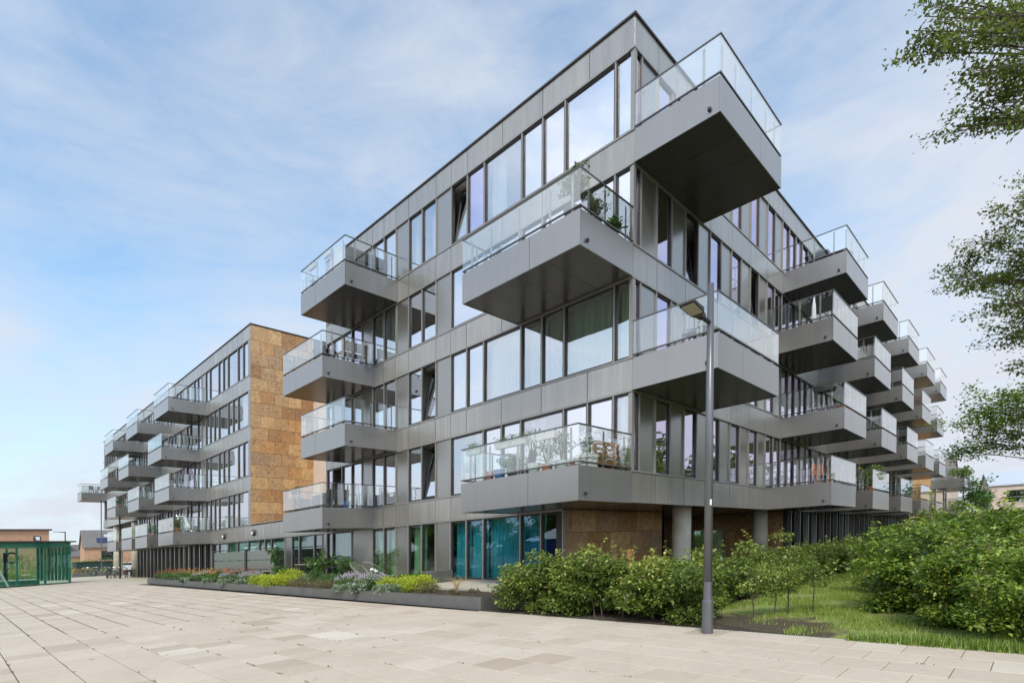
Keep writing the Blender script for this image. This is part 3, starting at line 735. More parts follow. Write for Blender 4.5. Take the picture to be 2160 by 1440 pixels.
MB().box(0.06, 5.9, 2.365, 2.6, 0.25, 2.51).build('backing_wall', 'core', main)
MB().box(5.95, 16, 6.0, 6.2, 0.25, 2.51).box(5.8, 6.0, 2.61, 6.2, 0.25, 2.51).build('recess_wall', 'core', main)
for (cx0, cy0) in ((4.32, 0.76), (11.3, 0.76)):
    MB().lathe([(0.30, 0.0), (0.30, 2.26)], 32).build('column', 'concrete', main, (cx0, cy0, 0.25), smooth=False)
trav_wall(main, 0.25, 5.9, 12.6, 0.25, 2.5, 4, [0.8, 0.4], [0.75], facing='-X', mat='travertine_shaded')
MB().box(12.605, 12.8, 0.1, 6.0, 0.25, 2.51).build('backing_wall', 'core', main)
for dx, dy in ((1.1, 0.9), (3.2, 1.1), (0.9, 1.9), (6.6, 1.0)):
    MB().lathe([(0.07, 0.0), (0.07, 0.008)], 14).build('downlight', 'white_plastic', main, (dx, dy, 2.528))
k = 0; a = 13.2
F0 = Face('R', 0.25)
while a < 43:
    bay(F0, a, a + 1.24, 0, 'd', main, z0=0.28); F0.b('fin', 'frame_light', a - 0.04, a + 0.04, -0.16, 0.14, 0.28, 2.5, main)
    F0.b('fin', 'frame_dark', a + 0.58, a + 0.66, -0.16, 0.10, 0.28, 2.5, main); a += 1.24
strips(F0, 13.15, 43.4, 0, main, z0=0.28)
# low glazed balustrade in the recess
MB().box(6.9, 9.6, 1.55, 1.58, 0.25, 1.75).build('balustrade_panel', 'kiosk_glass', main)
MB().box(6.9, 9.6, 1.54, 1.59, 1.751, 1.79).box(9.601, 9.65, 1.54, 1.59, 0.25, 1.79).build('balustrade_rail', 'rail_metal', main)

# ---- second block along the plaza, with its travertine end wall
left = empty('apartment_building'); tag(left, 'grey apartment block with orange travertine end wall, further along the plaza', 'building', 'grey balcony apartment blocks')
Y0, Y1 = 25.93, 69.1
trav_wall(left, 0.0, 3.86, Y0 - 0.0, 3.38, 15.174, 16, [1.0, 0.57], [0.88, 0.70, 0.76, 0.735])
MB().box(0.03, 3.86, Y0 + 0.01, Y0 + 0.3, 3.3, 15.174).build('end_wall', 'core', left)
BK = [Y0 + 0.05, 26.28] + [round(26.28 + 0.86 * k, 2) for k in range(1, 50)]
def left_bays(lv, wides, kmax, stop=None):
    k = 0
    while k < kmax:
        st = 2 if k in wides else 1
        a0, a1 = 26.28 + 0.86 * k, 26.28 + 0.86 * (k + st)
        ty = 'p' if (k in (9, 14, 20, 25, 31, 36, 42)) else ('c' if rnd.random() < .3 else 'g')
        bay(FL, a0, a1, lv, ty, left); mullion(FL, a0, lv, left); k += st
    mullion(FL, 26.28 + 0.86 * k, lv, left)
left_bays(4, (2, 6, 12, 17), 49); left_bays(3, (0, 4, 11, 18), 49); left_bays(2, (2, 6, 12, 17), 49); left_bays(1, (0, 4, 11), 32)
for lv in (1, 2, 3, 4):
    FL.b('corner_trim', 'frame_light', Y0 + 0.002, 26.25, -0.10, 0.01, ZB[lv] + 0.045, ZT[lv] - 0.045, left)
    strips(FL, Y0, Y1 if lv > 1 else 53.9, lv, left)
    J = [Y0] + [round(26.28 + 0.86 * k, 2) for k in range(1, 50)] + [Y1]
    if lv == 1: J = [16.66, 17.9, 19.9, 21.9, 23.9, 25.0] + [j for j in J if 25.5 < j < 54]
    band(FL, J, ZT[lv - 1], ZB[lv], left)
band(FL, [Y0] + [round(26.28 + 0.86 * k, 2) for k in range(1, 50)] + [Y1], ZT[4], 15.194, left)
MB().box(-0.045, 0.1, Y0 - 0.08, Y1 + 0.04, 15.196, 15.248).box(0.102, 9, Y0 - 0.08, Y0 + 0.05, 15.196, 15.248).build('coping', 'coping', left)
MB().box(1.2, 8.0, Y0 + 0.4, Y0 + 5, 15.095, 15.411).build('roof_plant_box', 'coping', left)
for lv in (1, 2, 3, 4, 5):
    zb = ZT[lv - 1]; zt = ZB[lv] if lv < 5 else 15.194
    MB().box(0.045, 9, Y0 + 0.35, Y1 - 0.05 if lv > 1 else 54, zb + 0.02, zt - 0.02).build('floor_slab', 'core', left)
    if lv > 1: MB().box(0.2, 8.9, Y0 + 0.4, (Y1 - 0.1) if lv > 2 else 54, zb - 0.02, zb + 0.015).build('ceiling', 'ceiling_white', left)
MB().box(0.05, 9, 54.1, Y1 - 0.05, 5.50, 5.545).build('portico_soffit', 'ceiling_white', left)
m = MB(); m.box(4.6, 4.8, Y0 + 0.3, Y1 - 0.1, 6.3, 14.405); m.box(4.6, 4.8, Y0 + 0.3, 54, 3.3, 5.5)
for yy in (31.4, 38.3, 45.2, 52.0, 60.7): m.box(0.22, 4.598, yy - 0.06, yy + 0.06, 6.3, 14.405)
m.box(0.02, 9, Y1 - 0.098, Y1, 5.6, 14.898); m.build('inner_wall', 'interior_wall', left)
for cy in (56.6, 65.0): MB().lathe([(0.42, 0.0), (0.42, 5.5)], 24).build('column', 'concrete', left, (0.55, cy, 0.0), smooth=True)
for y0 in (33.86, 42.3, 51.1): balc_left(left, y0, 3.6, 4, full=y0 < 45)
for y0 in (35.55, 45.3, 53.4): balc_left(left, y0, 3.6, 3, full=y0 < 45)
balc_left(left, 67.4, 2.5, 3, full=False)
for y0 in (33.75, 41.9, 50.2): balc_left(left, y0, 3.6, 2, full=y0 < 45)
for y0 in (32.85, 39.5, 44.3, 50.1): balc_left(left, y0, 3.6, 1, full=y0 < 45)
for lv in (2, 3, 4): balcony(left, 2.6, (2.9, Y1 + 0.01, ZT[lv - 1]), math.pi, full=False)
MB().tube([(-.25, 69.3, 0), (-.25, 69.3, 8.4)], 0.05, 8).build('support_pole', 'pole_grey', left)
# ground floor link, Y 16.7 to 33
lk = [(16.66, 17.1, 'p'), (17.1, 17.96, 'd'), (17.96, 19.6, 'g'), (19.6, 20.44, 'g'), (20.44, 21.3, 'p'), (21.3, 23.05, 'd'), (23.05, 23.92, 'd'), (23.92, 24.75, 'd'), (24.75, 26.4, 'd'), (26.4, 28.14, 'g'), (28.14, 29.8, 'c'), (29.8, 31.48, 'c'), (31.48, 32.3, 'g')]
for a0, a1, ty in lk: bay(FL, a0, a1, 0, ty, left); mullion(FL, a0, 0, left)
strips(FL, 16.66, 32.5, 0, left)
MB().box(4.4, 4.6, 16.8, 33, 0.3, 2.5).build('inner_wall', 'interior_wall', left)
MB().box(0.045, 4.4, 16.75, Y0 - 0.05, 2.54, 3.2).build('link_roof', 'core', left)
MB().box(-0.02, 0.4, 16.75, Y0 - 0.05, 3.372, 3.41).build('coping', 'frame_light', left)
# glazed stair link set back between the blocks
for k in range(5):
    z0 = 3.3 + k * 1.85
    cbox('glass_pane', 'pane_teal', 3.9, 7.2, 22.0, 22.02, z0 + 0.04, z0 + 1.8, left)
    cbox('transom', 'frame_light', 3.9, 7.2, 21.96, 22.04, z0 - 0.03, z0 + 0.03, left)
MB().box(3.86, 3.92, 21.95, Y0, 3.2, 12.6).build('end_post', 'render_beige', left)
MB().box(3.93, 7.2, 24.5, 24.7, 3.2, 12.6).build('stair_wall', 'interior_wall', left)
# slatted ground floor
y = 32.9
n_ = 0
while y < 53.8:
    FL.b('fin', 'infill' if n_ % 3 == 0 else 'frame_dark', y, y + (0.16 if n_ % 3 == 0 else 0.07), -0.14, 0.0, 0.0, 2.46, left)
    y += 0.41; n_ += 1
MB().box(0.05, 9.0, 53.9, 54.0, 0, 2.5).build('inner_wall', 'interior_wall', left)
# ---- third block beyond the right-hand end
third = empty('apartment_building'); tag(third, 'low grey apartment block with orange stone end wall beyond the right facade', 'building', 'grey balcony apartment blocks')
XT = 53.5
trav_wall(third, 0.0, 4.0, XT, 2.6, 8.5, 8, [0.6, 0.9], [0.74], facing='-X')
m = MB().box(XT + 0.01, XT + 2.85, 0.02, 8, 2.55, 8.5); m.build('wall', 'cladding', third)
FR2 = Face('R')
for lv in (1, 2): band(FR2, [XT + 2.9 + 1.7 * k for k in range(7)], ZT[lv - 1], ZB[lv], third)
k = 0
for k in range(12): bay(FR2, XT + 2.9 + 0.85 * k, XT + 3.75 + 0.85 * k, 1, 'g' if k % 2 == 0 else 'p', third)
MB().box(XT + 2.9, XT + 13, 0.3, 8, 2.55, 6.3).build('core_wall', 'core', third)
balc_right(third, 56.4, 3.6, 2, full=False); balc_right(third, 62.2, 3.6, 2, full=False); balc_right(third, 55.0, 3.6, 1, full=False)
MB().tube([(59.2, -2.0, 0), (59.2, -2.0, 5.5)], 0.06, 8).build('support_pole', 'pole_grey', third)
#PART2
# ------------------------------------------------------------------ planter along the plaza
pl = empty('raised_planter', (-3.9, 1.6, 0)); tag(pl, 'long low dark grey metal planter edging the terrace, full of flowers', 'planter')
PA, PB = (-3.88, 1.62), (-3.30, 34.9)          # plaza-side top edge, slightly splayed
def px_(y): return PA[0] + (PB[0] - PA[0]) * (y - PA[1]) / (PB[1] - PA[1])
ys = [PA[1] + (PB[1] - PA[1]) * i / 9 for i in range(10)]
for y0, y1 in zip(ys[:-1], ys[1:]):
    a, b = px_(y0) + 3.9, px_(y1) + 3.9; y0 -= 1.6 - 0.004; y1 -= 1.6 + 0.004
    MB().hexa([(a, y0, 0), (a + 0.02, y0, 0), (b + 0.02, y1, 0), (b, y1, 0), (a, y0, 0.30), (a + 0.02, y0, 0.30), (b + 0.02, y1, 0.30), (b, y1, 0.30)]).hexa(
        [(a - 0.0, y0, 0.301), (a + 0.06, y0, 0.301), (b + 0.06, y1, 0.301), (b, y1, 0.301), (a, y0, 0.307), (a + 0.06, y0, 0.307), (b + 0.06, y1, 0.307), (b, y1, 0.307)]).build('side_panel', 'planter_metal', pl)
MB().box(0.045, 1.45, 0.0, 0.02, 0, 0.305).build('end_panel', 'planter_metal', pl)
MB().box(0.6, 1.0, 33.28, 33.3, 0, 0.305).build('end_panel', 'planter_metal', pl)
n_ = 60; V = []; Fs = []
for i in range(n_ + 1):
    y = PA[1] + 0.03 + (PB[1] - PA[1] - 0.06) * i / n_
    for k in range(8):
        xx = px_(y) + 0.03 + (1.42 if y < 30 else 0.8) * k / 7
        V.append((xx + 3.9, y - 1.6, 0.255 + 0.03 * rnd.random() + 0.03 * math.sin(k * 0.45)))
for i in range(n_):
    for k in range(7): q = i * 8 + k; Fs.append((q, q + 1, q + 9, q + 8))
me = bpy.data.meshes.new('soil'); me.from_pydata(V, [], Fs); me.materials.append(m_('soil')); new_obj('soil', me, pl)

def clump(name, label, cat, loc, r, h, mat, n, leaf, flowers=None, group=None, flat=0.35, dome=True, fsize=0.022, nf=60, stemmy=False, squash=None, parts_extra=None):
    """one plant: foliage built of real leaves, with flower heads as a part of its own"""
    o = empty(name, loc); tag(o, label, cat, group)
    k = max(4, int(n / 90)); C = []; R_ = []
    for _ in range(k):
        a, q = rnd.uniform(0, 6.28), math.sqrt(rnd.random()) * 0.78
        C.append((r * q * math.cos(a), r * q * math.sin(a), h * (0.30 + 0.42 * rnd.random() * (1 - q * q * 0.6)))); R_.append(0.30 * min(r, h) * rnd.uniform(0.7, 1.2) + 0.03)
    P, O, Tn = shell_points(np.array(C), R_, 0.09 * (n / k) / (np.mean(R_) ** 2), squash or 0.9)
    P[:, 2] = np.maximum(P[:, 2], 0.02)
    leaf_obj('foliage', P, leaf * RNG.uniform(0.6, 1.3, len(P)), Tn, mat, o, flat=flat, out=O)
    st = MB()
    for c in C: st.tube([(c[0] * 0.2, c[1] * 0.2, 0), (c[0] * 0.6, c[1] * 0.6, c[2] * 0.6), c], [0.008, 0.006, 0.003], 4)
    st.build('stem', 'twig', o)
    if flowers:
        fb = MB(); sb = MB()
        for _ in range(nf):
            a, q = rnd.uniform(0, 6.28), math.sqrt(rnd.random()) * 0.95
            x, y = r * q * math.cos(a), r * q * math.sin(a); z = h * rnd.uniform(0.85, 1.2) * (1 - 0.35 * q * q)
            s = fsize * rnd.uniform(0.7, 1.3)
            if stemmy:
                fb.lathe([(s * 0.35, -s * 0.9), (s * 0.5, 0), (s * 0.2, s * 1.8)], 5, (x, y, z))
            else:
                fb.lathe([(s * 0.3, -s * 0.25), (s, 0.0), (s * 0.75, s * 0.3), (s * 0.2, s * 0.35)], 7, (x, y, z))
            sb.tube([(x * 0.5, y * 0.5, h * 0.1), (x, y, z - s * 0.2)], 0.0035, 3, False)
        fb.build('flower', flowers, o); sb.build('flower_stem', 'leaf_stem', o)
    return o
simple('leaf_stem', (0.13, 0.20, 0.05), 0.7)

# flower bed, from the near end away
clump('lady_mantle', 'large lime yellow mound of lady\'s mantle at the near end of the planter', 'plant', (-3.1, 5.2, .27), .62, .50, 'leaf_lime', 3400, .05, None, 'lime yellow mounds in the planter', .3)
clump('lady_mantle', 'lime yellow mound behind the silvery leaves in front of the round wire chairs', 'plant', (-2.95, 6.6, .27), .55, .46, 'leaf_lime', 2600, .05, None, 'lime yellow mounds in the planter', .3)
clump('lady_mantle', 'biggest lime yellow mound, halfway along the planter and spilling over its edge', 'plant', (-3.35, 14.2, .26), .80, .50, 'leaf_lime', 3600, .055, None, 'lime yellow mounds in the planter', .3)
clump('lady_mantle', 'lime yellow mound next to the biggest one, on its far side', 'plant', (-3.1, 16.1, .26), .75, .48, 'leaf_lime', 2800, .055, None, 'lime yellow mounds in the planter', .3)
clump('lady_mantle', 'small pale lime mound by the picnic table behind the biggest lime mound', 'plant', (-2.1, 15.6, .34), .6, .62, 'leaf_lime', 1500, .06, None, 'lime yellow mounds in the planter', .3)
sil = [((-3.55, 6.0), .5, 'silvery leaved patch spilling over the planter edge below the near lime mound'), ((-3.5, 7.3), .55, 'silvery leaved patch below the lilac flowers in front of the wire chairs'), ((-3.5, 8.4), .5, 'silvery leaved patch at the end of the near group towards the heather'),
       ((-3.35, 17.9), .6, 'silvery leaved patch on the planter edge just beyond the lime mounds'), ((-3.25, 19.8), .65, 'silvery leaved patch midway along the far half of the planter edge'), ((-3.2, 22.3), .6, 'silvery leaved patch under the orange flowers'), ((-3.15, 26.3), .6, 'farthest silvery leaved patch near the red flowers at the far end')]
for (x, y), r, lb in sil: clump('lamb_ear', lb, 'plant', (x, y, .26), r, .20, 'leaf_silver', 900, .10, None, 'silvery leaved plants along the planter edge', .7)
lil = [((-3.1, 7.6), .6, 'lilac flowered catmint clump in front of the round wire chairs'), ((-3.1, 8.9), .6, 'lilac flowered clump left of the wire chairs above silvery leaves'), ((-2.9, 18.2), .6, 'lilac flowered clump just beyond the lime mounds'), ((-2.9, 20.4), .7, 'lilac flowered clump in front of the grey screen panels'), ((-2.8, 24.8), .7, 'lilac flowered clump between orange and red flowers')]
for (x, y), r, lb in lil: clump('catmint', lb, 'plant', (x, y, .27), r, .48, 'leaf_garden', 900, .05, 'flower_lilac', 'lilac flowered clumps in the planter', .2, nf=260, fsize=.017, stemmy=True)
rus = [((-3.4, 4.3), .35, 'small russet heather clump at the near bare end of the soil'), ((-3.5, 9.9), .5, 'russet heather clump left of the silvery leaves'), ((-3.45, 11.0), .55, 'russet and green heather clump midway between the two lime groups'), ((-3.4, 12.3), .5, 'russet heather clump beside the biggest lime mound')]
for (x, y), r, lb in rus: clump('heather', lb, 'plant', (x, y, .27), r, .34, 'leaf_russet', 1100, .035, None, 'russet heather clumps in the planter', .1)
for (x, y), r, lb in [((-2.9, 10.3), .5, 'grey green upright herb clump behind the heather'), ((-2.8, 11.6), .5, 'tall green herb clump behind the heather near the dark doorway'), ((-2.7, 12.9), .45, 'green herb clump below the dark corner post')]:
    clump('herb_clump', lb, 'plant', (x, y, .27), r, .52, 'leaf_garden', 900, .05, None, 'green herb clumps in the planter', .05)
for (x, y), col, lb in [((-3.0, 21.6), 'flower_orange', 'orange daisy clump in front of the left screen panel'), ((-2.95, 23.5), 'flower_yellow', 'yellow daisy clump between the orange ones'), ((-2.9, 25.6), 'flower_orange', 'orange daisy clump beside the yellow daisies'), ((-2.75, 22.6), 'flower_red', 'red flowered clump behind the yellow daisies'), ((-2.85, 28.0), 'flower_orange', 'orange flowered clump before the slatted wall'),
                        ((-2.8, 30.2), 'flower_red', 'red flowered clump near the far end of the planter'), ((-2.75, 32.4), 'flower_red', 'tall red flowered clump at the very far end of the planter'), ((-2.6, 20.0), 'flower_red', 'thin red flowered clump directly in front of the screen panels')]:
    clump('daisy_clump', lb, 'plant', (x, y, .27), .7, .62, 'leaf_garden', 900, .07, col, 'red, orange and yellow flower clumps in the planter', .1, nf=38, fsize=.038)
for (x, y), lb in [((-3.3, 3.4), 'nearest tuft of dry grass on the bare soil'), ((-2.95, 2.9), 'tuft of dry grass on bare soil against the beech hedge'), ((-3.5, 3.0), 'flat tuft of dry grass at the corner of the bare soil')]:
    clump('grass_tuft', lb, 'plant', (x, y, .27), .14, .10, 'leaf_russet', 260, .05, None, 'dry grass tufts on the bare soil', .0)
ft = empty('feather_grass', (-2.7, 3.9, .27)); tag(ft, 'wispy straw coloured feather grass before the teal windows', 'plant')
mm = MB()
for k in range(70):
    a = rnd.uniform(0, 6.28); l = rnd.uniform(.25, .5); mm.tube([(0, 0, 0), (.3*l*math.cos(a), .3*l*math.sin(a), l*.8), (.9*l*math.cos(a), .9*l*math.sin(a), l*rnd.uniform(.6, 1.0))], [.003, .002, .001], 3, False)
mm.build('blades', 'straw', ft)
# bark chips on the bare soil
P = np.stack([RNG.uniform(-3.85, -2.5, 1500), RNG.uniform(1.7, 5.0, 1500), RNG.uniform(.275, .31, 1500)], 1)
ch = leaf_obj('bark_chips', P, .035 * RNG.uniform(.5, 1.4, len(P)), RNG.random(len(P)) * .6, 'leaf_russet', None, 'stuff', flat=.8); tag(ch, 'brown bark chips spread over the soil in the planter', 'bark chips')

# shrubs on the terrace
def shrub(name, label, loc, h, r, mat, n, leaf, pot=None, group=None, leggy=0.35, flat=.3, cat='plant', stems=5):
    o = empty(name, loc); tag(o, label, cat, group); z0 = 0.0
    if pot:
        pm, pr, ph = pot; MB().lathe([(pr * .72, 0), (pr, ph), (pr * .9, ph), (pr * .85, ph - .03)], 16).build('pot', pm, o, smooth=False); z0 = ph - .04
    st = MB(); C = []
    for k in range(stems):
        a = 6.28 * k / stems + rnd.uniform(-.4, .4); q = r * rnd.uniform(.2, .6)
        top = Vector((q * math.cos(a), q * math.sin(a), z0 + h * rnd.uniform(.75, 1.0)))
        mid = Vector((q * .5 * math.cos(a + .3), q * .5 * math.sin(a + .3), z0 + h * .45))
        st.tube([(0, 0, z0), mid, top], [.014, .009, .003], 5)
        for t in range(7):
            f = leggy + (1 - leggy) * rnd.random(); p = (mid.lerp(top, max(0, (f - .45) / .55)) if f > .45 else Vector((0, 0, z0)).lerp(mid, f / .45))
            c = p + Vector((rnd.gauss(0, r * .35), rnd.gauss(0, r * .35), rnd.gauss(0, .04 * h)))
            st.tube([p, c], [.004, .002], 3, False); C.append(tuple(c))
    st.build('stem', 'twig', o)
    R_ = [r * rnd.uniform(.16, .3) for _ in C]
    P, O, Tn = shell_points(np.array(C), R_, 0.09 * (n / len(C)) / (np.mean(R_) ** 2), .9)
    leaf_obj('foliage', P, leaf * RNG.uniform(.6, 1.3, len(P)), Tn, mat, o, flat=flat, out=O); return o
shrub('potted_shrub', 'green leafy bush in a pale pot left of the round wire chairs', (-1.5, 12.0, .33), .75, .33, 'leaf_garden', 900, .07, ('pot_pale', .17, .30))
shrub('garden_shrub', 'tall open shrub behind the wire chairs before the green curtains', (-1.2, 9.8, .33), 1.25, .55, 'leaf_garden', 1300, .045, leggy=.2)
shrub('hydrangea', 'low bush with round white flower heads beside the wire chairs', (-1.9, 9.3, .33), .45, .32, 'leaf_garden', 700, .07)
for k, (x, y) in enumerate([(-1.95, 9.2), (-1.85, 9.45), (-2.0, 9.4)]):
    MB().lathe([(.03, -.03), (.075, 0), (.06, .05), (.01, .07)], 9).build('flower', 'flower_white', bpy.data.objects['hydrangea'], (x + 1.9, y - 9.3, .44 + .03 * k))
clump('fern', 'spreading green fern on the terrace by the grey block seat', 'plant', (-1.6, 7.4, .33), .55, .38, 'leaf_garden', 900, .12, None, None, .2)
shrub('bay_shrub', 'slender upright shrub with glossy leaves before the right screen panel', (-2.0, 17.6, .33), 1.65, .26, 'leaf_garden', 420, .11, leggy=.55, stems=3)
shrub('round_bush', 'bushy green shrub below the slender one on the terrace', (-2.0, 17.0, .33), .72, .5, 'leaf_garden', 1900, .07, leggy=.1)
shrub('fig_tree', 'young fig with big pale lobed leaves over the picnic table', (-1.9, 13.4, .33), 1.15, .75, 'leaf_garden', 160, .26, leggy=.6, flat=.75)
shrub('dark_bush', 'dark green bush under the young fig', (-2.2, 13.1, .30), .62, .42, 'leaf_garden', 1400, .06, leggy=.1)
# block seat
bs = MB().box(-1.25, -.35, 6.9, 7.45, .33, .74).build('block_seat', 'planter_metal'); tag(bs, 'dark grey block seat on the terrace against the wall', 'bench')
# round wire chairs
def wire_chair(loc, rz, label):
    o = empty('wire_chair', loc, rz); tag(o, label, 'chair', 'round wire lounge chairs on the terrace')
    m = MB(); tilt = Matrix.Rotation(math.radians(-38), 4, 'X')
    ring = []
    for k in range(25):
        a = 2*math.pi*k/24; p = tilt @ Vector((.39 * math.cos(a), .43 * math.sin(a), 0)) + Vector((0, .05, .52)); ring.append(p)
    m.tube(ring, .014, 6, False); m.build('rim', 'cord_green', o)
    c = MB(); hub = Vector((0, .02, .26))
    for k in range(44):
        a = 2*math.pi*k/44; p = tilt @ Vector((.39 * math.cos(a), .43 * math.sin(a), 0)) + Vector((0, .05, .52))
        c.tube([p, p.lerp(hub, .55) + Vector((0, 0, -.07)), hub], .004, 3, False)
    c.build('cord_seat', 'cord_green', o)
    for sx in (-1, 1):
        for sy in (-1, 1): MB().tube([(sx * .16, sy * .14, .27), (sx * .27, sy * .25, 0)], .009, 5).build('leg', 'pole_dark', o)
    return o
wire_chair((-1.75, 10.75, .33), math.radians(-150), 'left of two round green wire chairs, facing the plaza')
wire_chair((-1.7, 9.95, .33), math.radians(-75), 'right of two round green wire chairs, seen edge on')
# picnic table and chairs
pt = empty('picnic_table', (-1.3, 14.8, .33)); tag(pt, 'long pale wooden table on the terrace behind the young fig', 'table')
for k in range(5): MB().box(-.42 + k*.17, -.42 + k*.17 + .155, -1.5, 1.5, .70, .735).build('plank', 'wood_grey', pt)
for sy in (-1.2, 1.2):
    for sx in (-.36, .34): MB().tube([(sx, sy, .70), (sx * 1.15, sy * 1.05, 0)], .028, 6).build('leg', 'pole_dark', pt)
def slat_chair(loc, rz, label, mat='wood_teak', group=None, s=1.0):
    o = empty('garden_chair', loc, rz); tag(o, label, 'chair', group)
    for k in range(5): MB().box(-.23*s, .23*s, (-.22 + k*.092)*s, (-.22 + k*.092 + .075)*s, .42*s, .44*s).build('seat_slat', mat, o)
    for k in range(5): MB().box((-.22 + k*.092)*s, (-.22 + k*.092 + .06)*s, .235*s, .255*s, .46*s, .88*s).build('back_slat', mat, o)
    for sx in (-.22, .22):
        MB().box((sx-.02)*s, (sx+.02)*s, -.22*s, -.18*s, 0, .42*s).build('leg', mat, o); MB().box((sx-.02)*s, (sx+.02)*s, .20*s, .24*s, 0, .42*s).build('leg', mat, o)
        MB().box((sx-.025)*s, (sx+.025)*s, -.22*s, .24*s, .62*s, .645*s).build('armrest', mat, o)
    return o
slat_chair((-.75, 13.2, .33), .4, 'dark chair at the near end of the terrace table', 'pole_dark')
bn = empty('garden_bench', (-1.6, 18.8, .33), 0.1); tag(bn, 'narrow pale bench in front of the right screen panel', 'bench')
MB().box(-.18, .18, -.8, .8, .40, .44).build('seat', 'wood_grey', bn)
for sy in (-.7, .7): MB().box(-.15, .15, sy-.02, sy+.02, 0, .40).build('leg', 'pole_dark', bn)
# screens
sc = empty('privacy_screen', (-1.2, 19.2, 0)); tag(sc, 'grey privacy screen of wide boards between dark posts on the terrace', 'fence')
for i, (y0, y1) in enumerate([(0.35, 4.0), (4.35, 9.3)]):
    for (z0, z1) in ((.42, .78), (.82, 1.28), (1.32, 1.80)): MB().box(-.02, .02, y0, y1, z0, z1).build('board', 'infill', sc)
for y0 in (.1, 4.05, 9.35): MB().box(-.06, .06, y0, y0 + .24, .30, 1.87).build('post', 'frame_dark', sc)
MB().box(-.04, .04, .1, 9.6, 1.872, 1.92).build('top_rail', 'frame_dark', sc)

# ------------------------------------------------------------------ hedges
def hedge_mass(name, label, boxes, per_m2, leaf, mat, core=True, cat='hedge', toprough=.28, sprigs=0, falloff=None, clumpr=(.20, .36), cmat='leaf_beech'):
    """boxes: (x0,x1,y0,y1,z0,z1,density); leafy clumps over the outer faces, inner leaves toned dark to paint in shade, real stems below"""
    o = empty(name, (boxes[0][0], boxes[0][2], 0)); tag(o, label, cat); ox, oy = boxes[0][0], boxes[0][2]
    C, R_, D_ = [], [], []
    for (x0, x1, y0, y1, z0, z1, dn) in boxes:
        area = (x1-x0)*(y1-y0) + 2*(z1-z0)*((x1-x0)+(y1-y0)); k = int(area * 7.5 * dn)
        for _ in range(k):
            u = rnd.random()
            r = rnd.uniform(*clumpr) * (1 if dn > .6 else 1.25)
            if u < (x1-x0)*(y1-y0)/area: p = (rnd.uniform(x0, x1), rnd.uniform(y0, y1), z1 - r * .5 + rnd.gauss(0, toprough * .6))
            else:
                z = rnd.uniform(z0, z1 - .1)
                inset = .12 + .2 * max(0, (.35 - (z - z0)) / .35) * .6
                if rnd.random() < (x1-x0)/((x1-x0)+(y1-y0)): p = (rnd.uniform(x0, x1), rnd.choice((y0 + inset, y1 - inset)) + rnd.gauss(0, .07), z)
                else: p = (rnd.choice((x0 + inset, x1 - inset)) + rnd.gauss(0, .07), rnd.uniform(y0, y1), z)
            C.append((p[0] - ox, p[1] - oy, p[2])); R_.append(r); D_.append(dn)
    C = np.array(C); R_ = np.array(R_)
    P, O, Tn = shell_points(C, R_, per_m2, .42, .45)
    dens = np.mean(D_)
    Tn = np.clip(Tn + .22 * (RNG.random(len(P)) < .10) + .35 * (RNG.random(len(P)) < .02), 0, 1)
    if sprigs:
        SP, ST, st = [], [], MB()
        tops = C[np.argsort(-C[:, 2])][:max(sprigs * 3, 10)]
        for k in range(sprigs):
            b = tops[rnd.randrange(len(tops))]; l = rnd.uniform(.15, .5); d = Vector((rnd.gauss(0, .28), rnd.gauss(0, .28), 1)).normalized() * l
            st.tube([tuple(b), (b[0] + d.x*.5, b[1] + d.y*.5, b[2] + .12 + d.z*.5), (b[0] + d.x, b[1] + d.y, b[2] + .12 + d.z)], [.004, .003, .0015], 3, False)
            for q in range(int(12 * l / .25)):
                f = rnd.uniform(.2, 1.05); SP.append((b[0] + d.x*f + rnd.gauss(0, .012), b[1] + d.y*f + rnd.gauss(0, .012), b[2] + .12*min(1, f*2) + d.z*f)); ST.append(rnd.uniform(.6, 1.0))
        tag(st.build('sprig', 'twig', o), kind='stuff')
        P = np.concatenate([P, np.array(SP)]); O = np.concatenate([O, RNG.normal(size=(len(SP), 3)) * .6]); Tn = np.concatenate([Tn, ST])
    dd = RNG.random(len(P)) < .012
    leaf_obj('dead_leaves', P[dd], leaf * 1.1, RNG.random(dd.sum()), 'leaf_russet', o, 'stuff', flat=.3)
    leaf_obj('foliage', P, leaf * RNG.uniform(.4, 1.4, len(P)), Tn, mat, o, flat=.72, droop=.12, out=O*np.array([1,1,.35]))
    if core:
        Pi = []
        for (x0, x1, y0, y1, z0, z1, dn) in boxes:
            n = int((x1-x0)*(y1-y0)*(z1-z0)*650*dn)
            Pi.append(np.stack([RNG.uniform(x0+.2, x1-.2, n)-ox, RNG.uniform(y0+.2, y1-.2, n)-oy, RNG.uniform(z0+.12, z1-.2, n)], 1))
        Pi = np.concatenate(Pi); leaf_obj('inner_foliage', Pi, leaf * 1.9 * RNG.uniform(.7, 1.2, len(Pi)), RNG.random(len(Pi)) * .3, mat, o, flat=.3)  # low tones only: shade of the hedge's depth put into leaf colour
    return o
def stems(o, boxes, step=.33):
    ox, oy = boxes[0][0], boxes[0][2]; m = MB()
    for (x0, x1, y0, y1, z0, z1, dn) in boxes:
        L = max(x1-x0, y1-y0); k = int(L / step)
        for i in range(k):
            for off in (.3, .7):
                f = (i + .5) / k
                if x1-x0 > y1-y0: x, y = x0 + (x1-x0)*f, y0 + (y1-y0)*off
                else: x, y = x0 + (x1-x0)*off, y0 + (y1-y0)*f
                x += rnd.gauss(0, .04); y += rnd.gauss(0, .04)
                m.tube([(x-ox, y-oy, -.02), (x-ox + rnd.gauss(0, .03), y-oy + rnd.gauss(0, .03), .3), (x-ox + rnd.gauss(0, .08), y-oy + rnd.gauss(0, .08), .8)], [.014, .011, .006], 5, False)
    m.build('stem', 'bark', o)
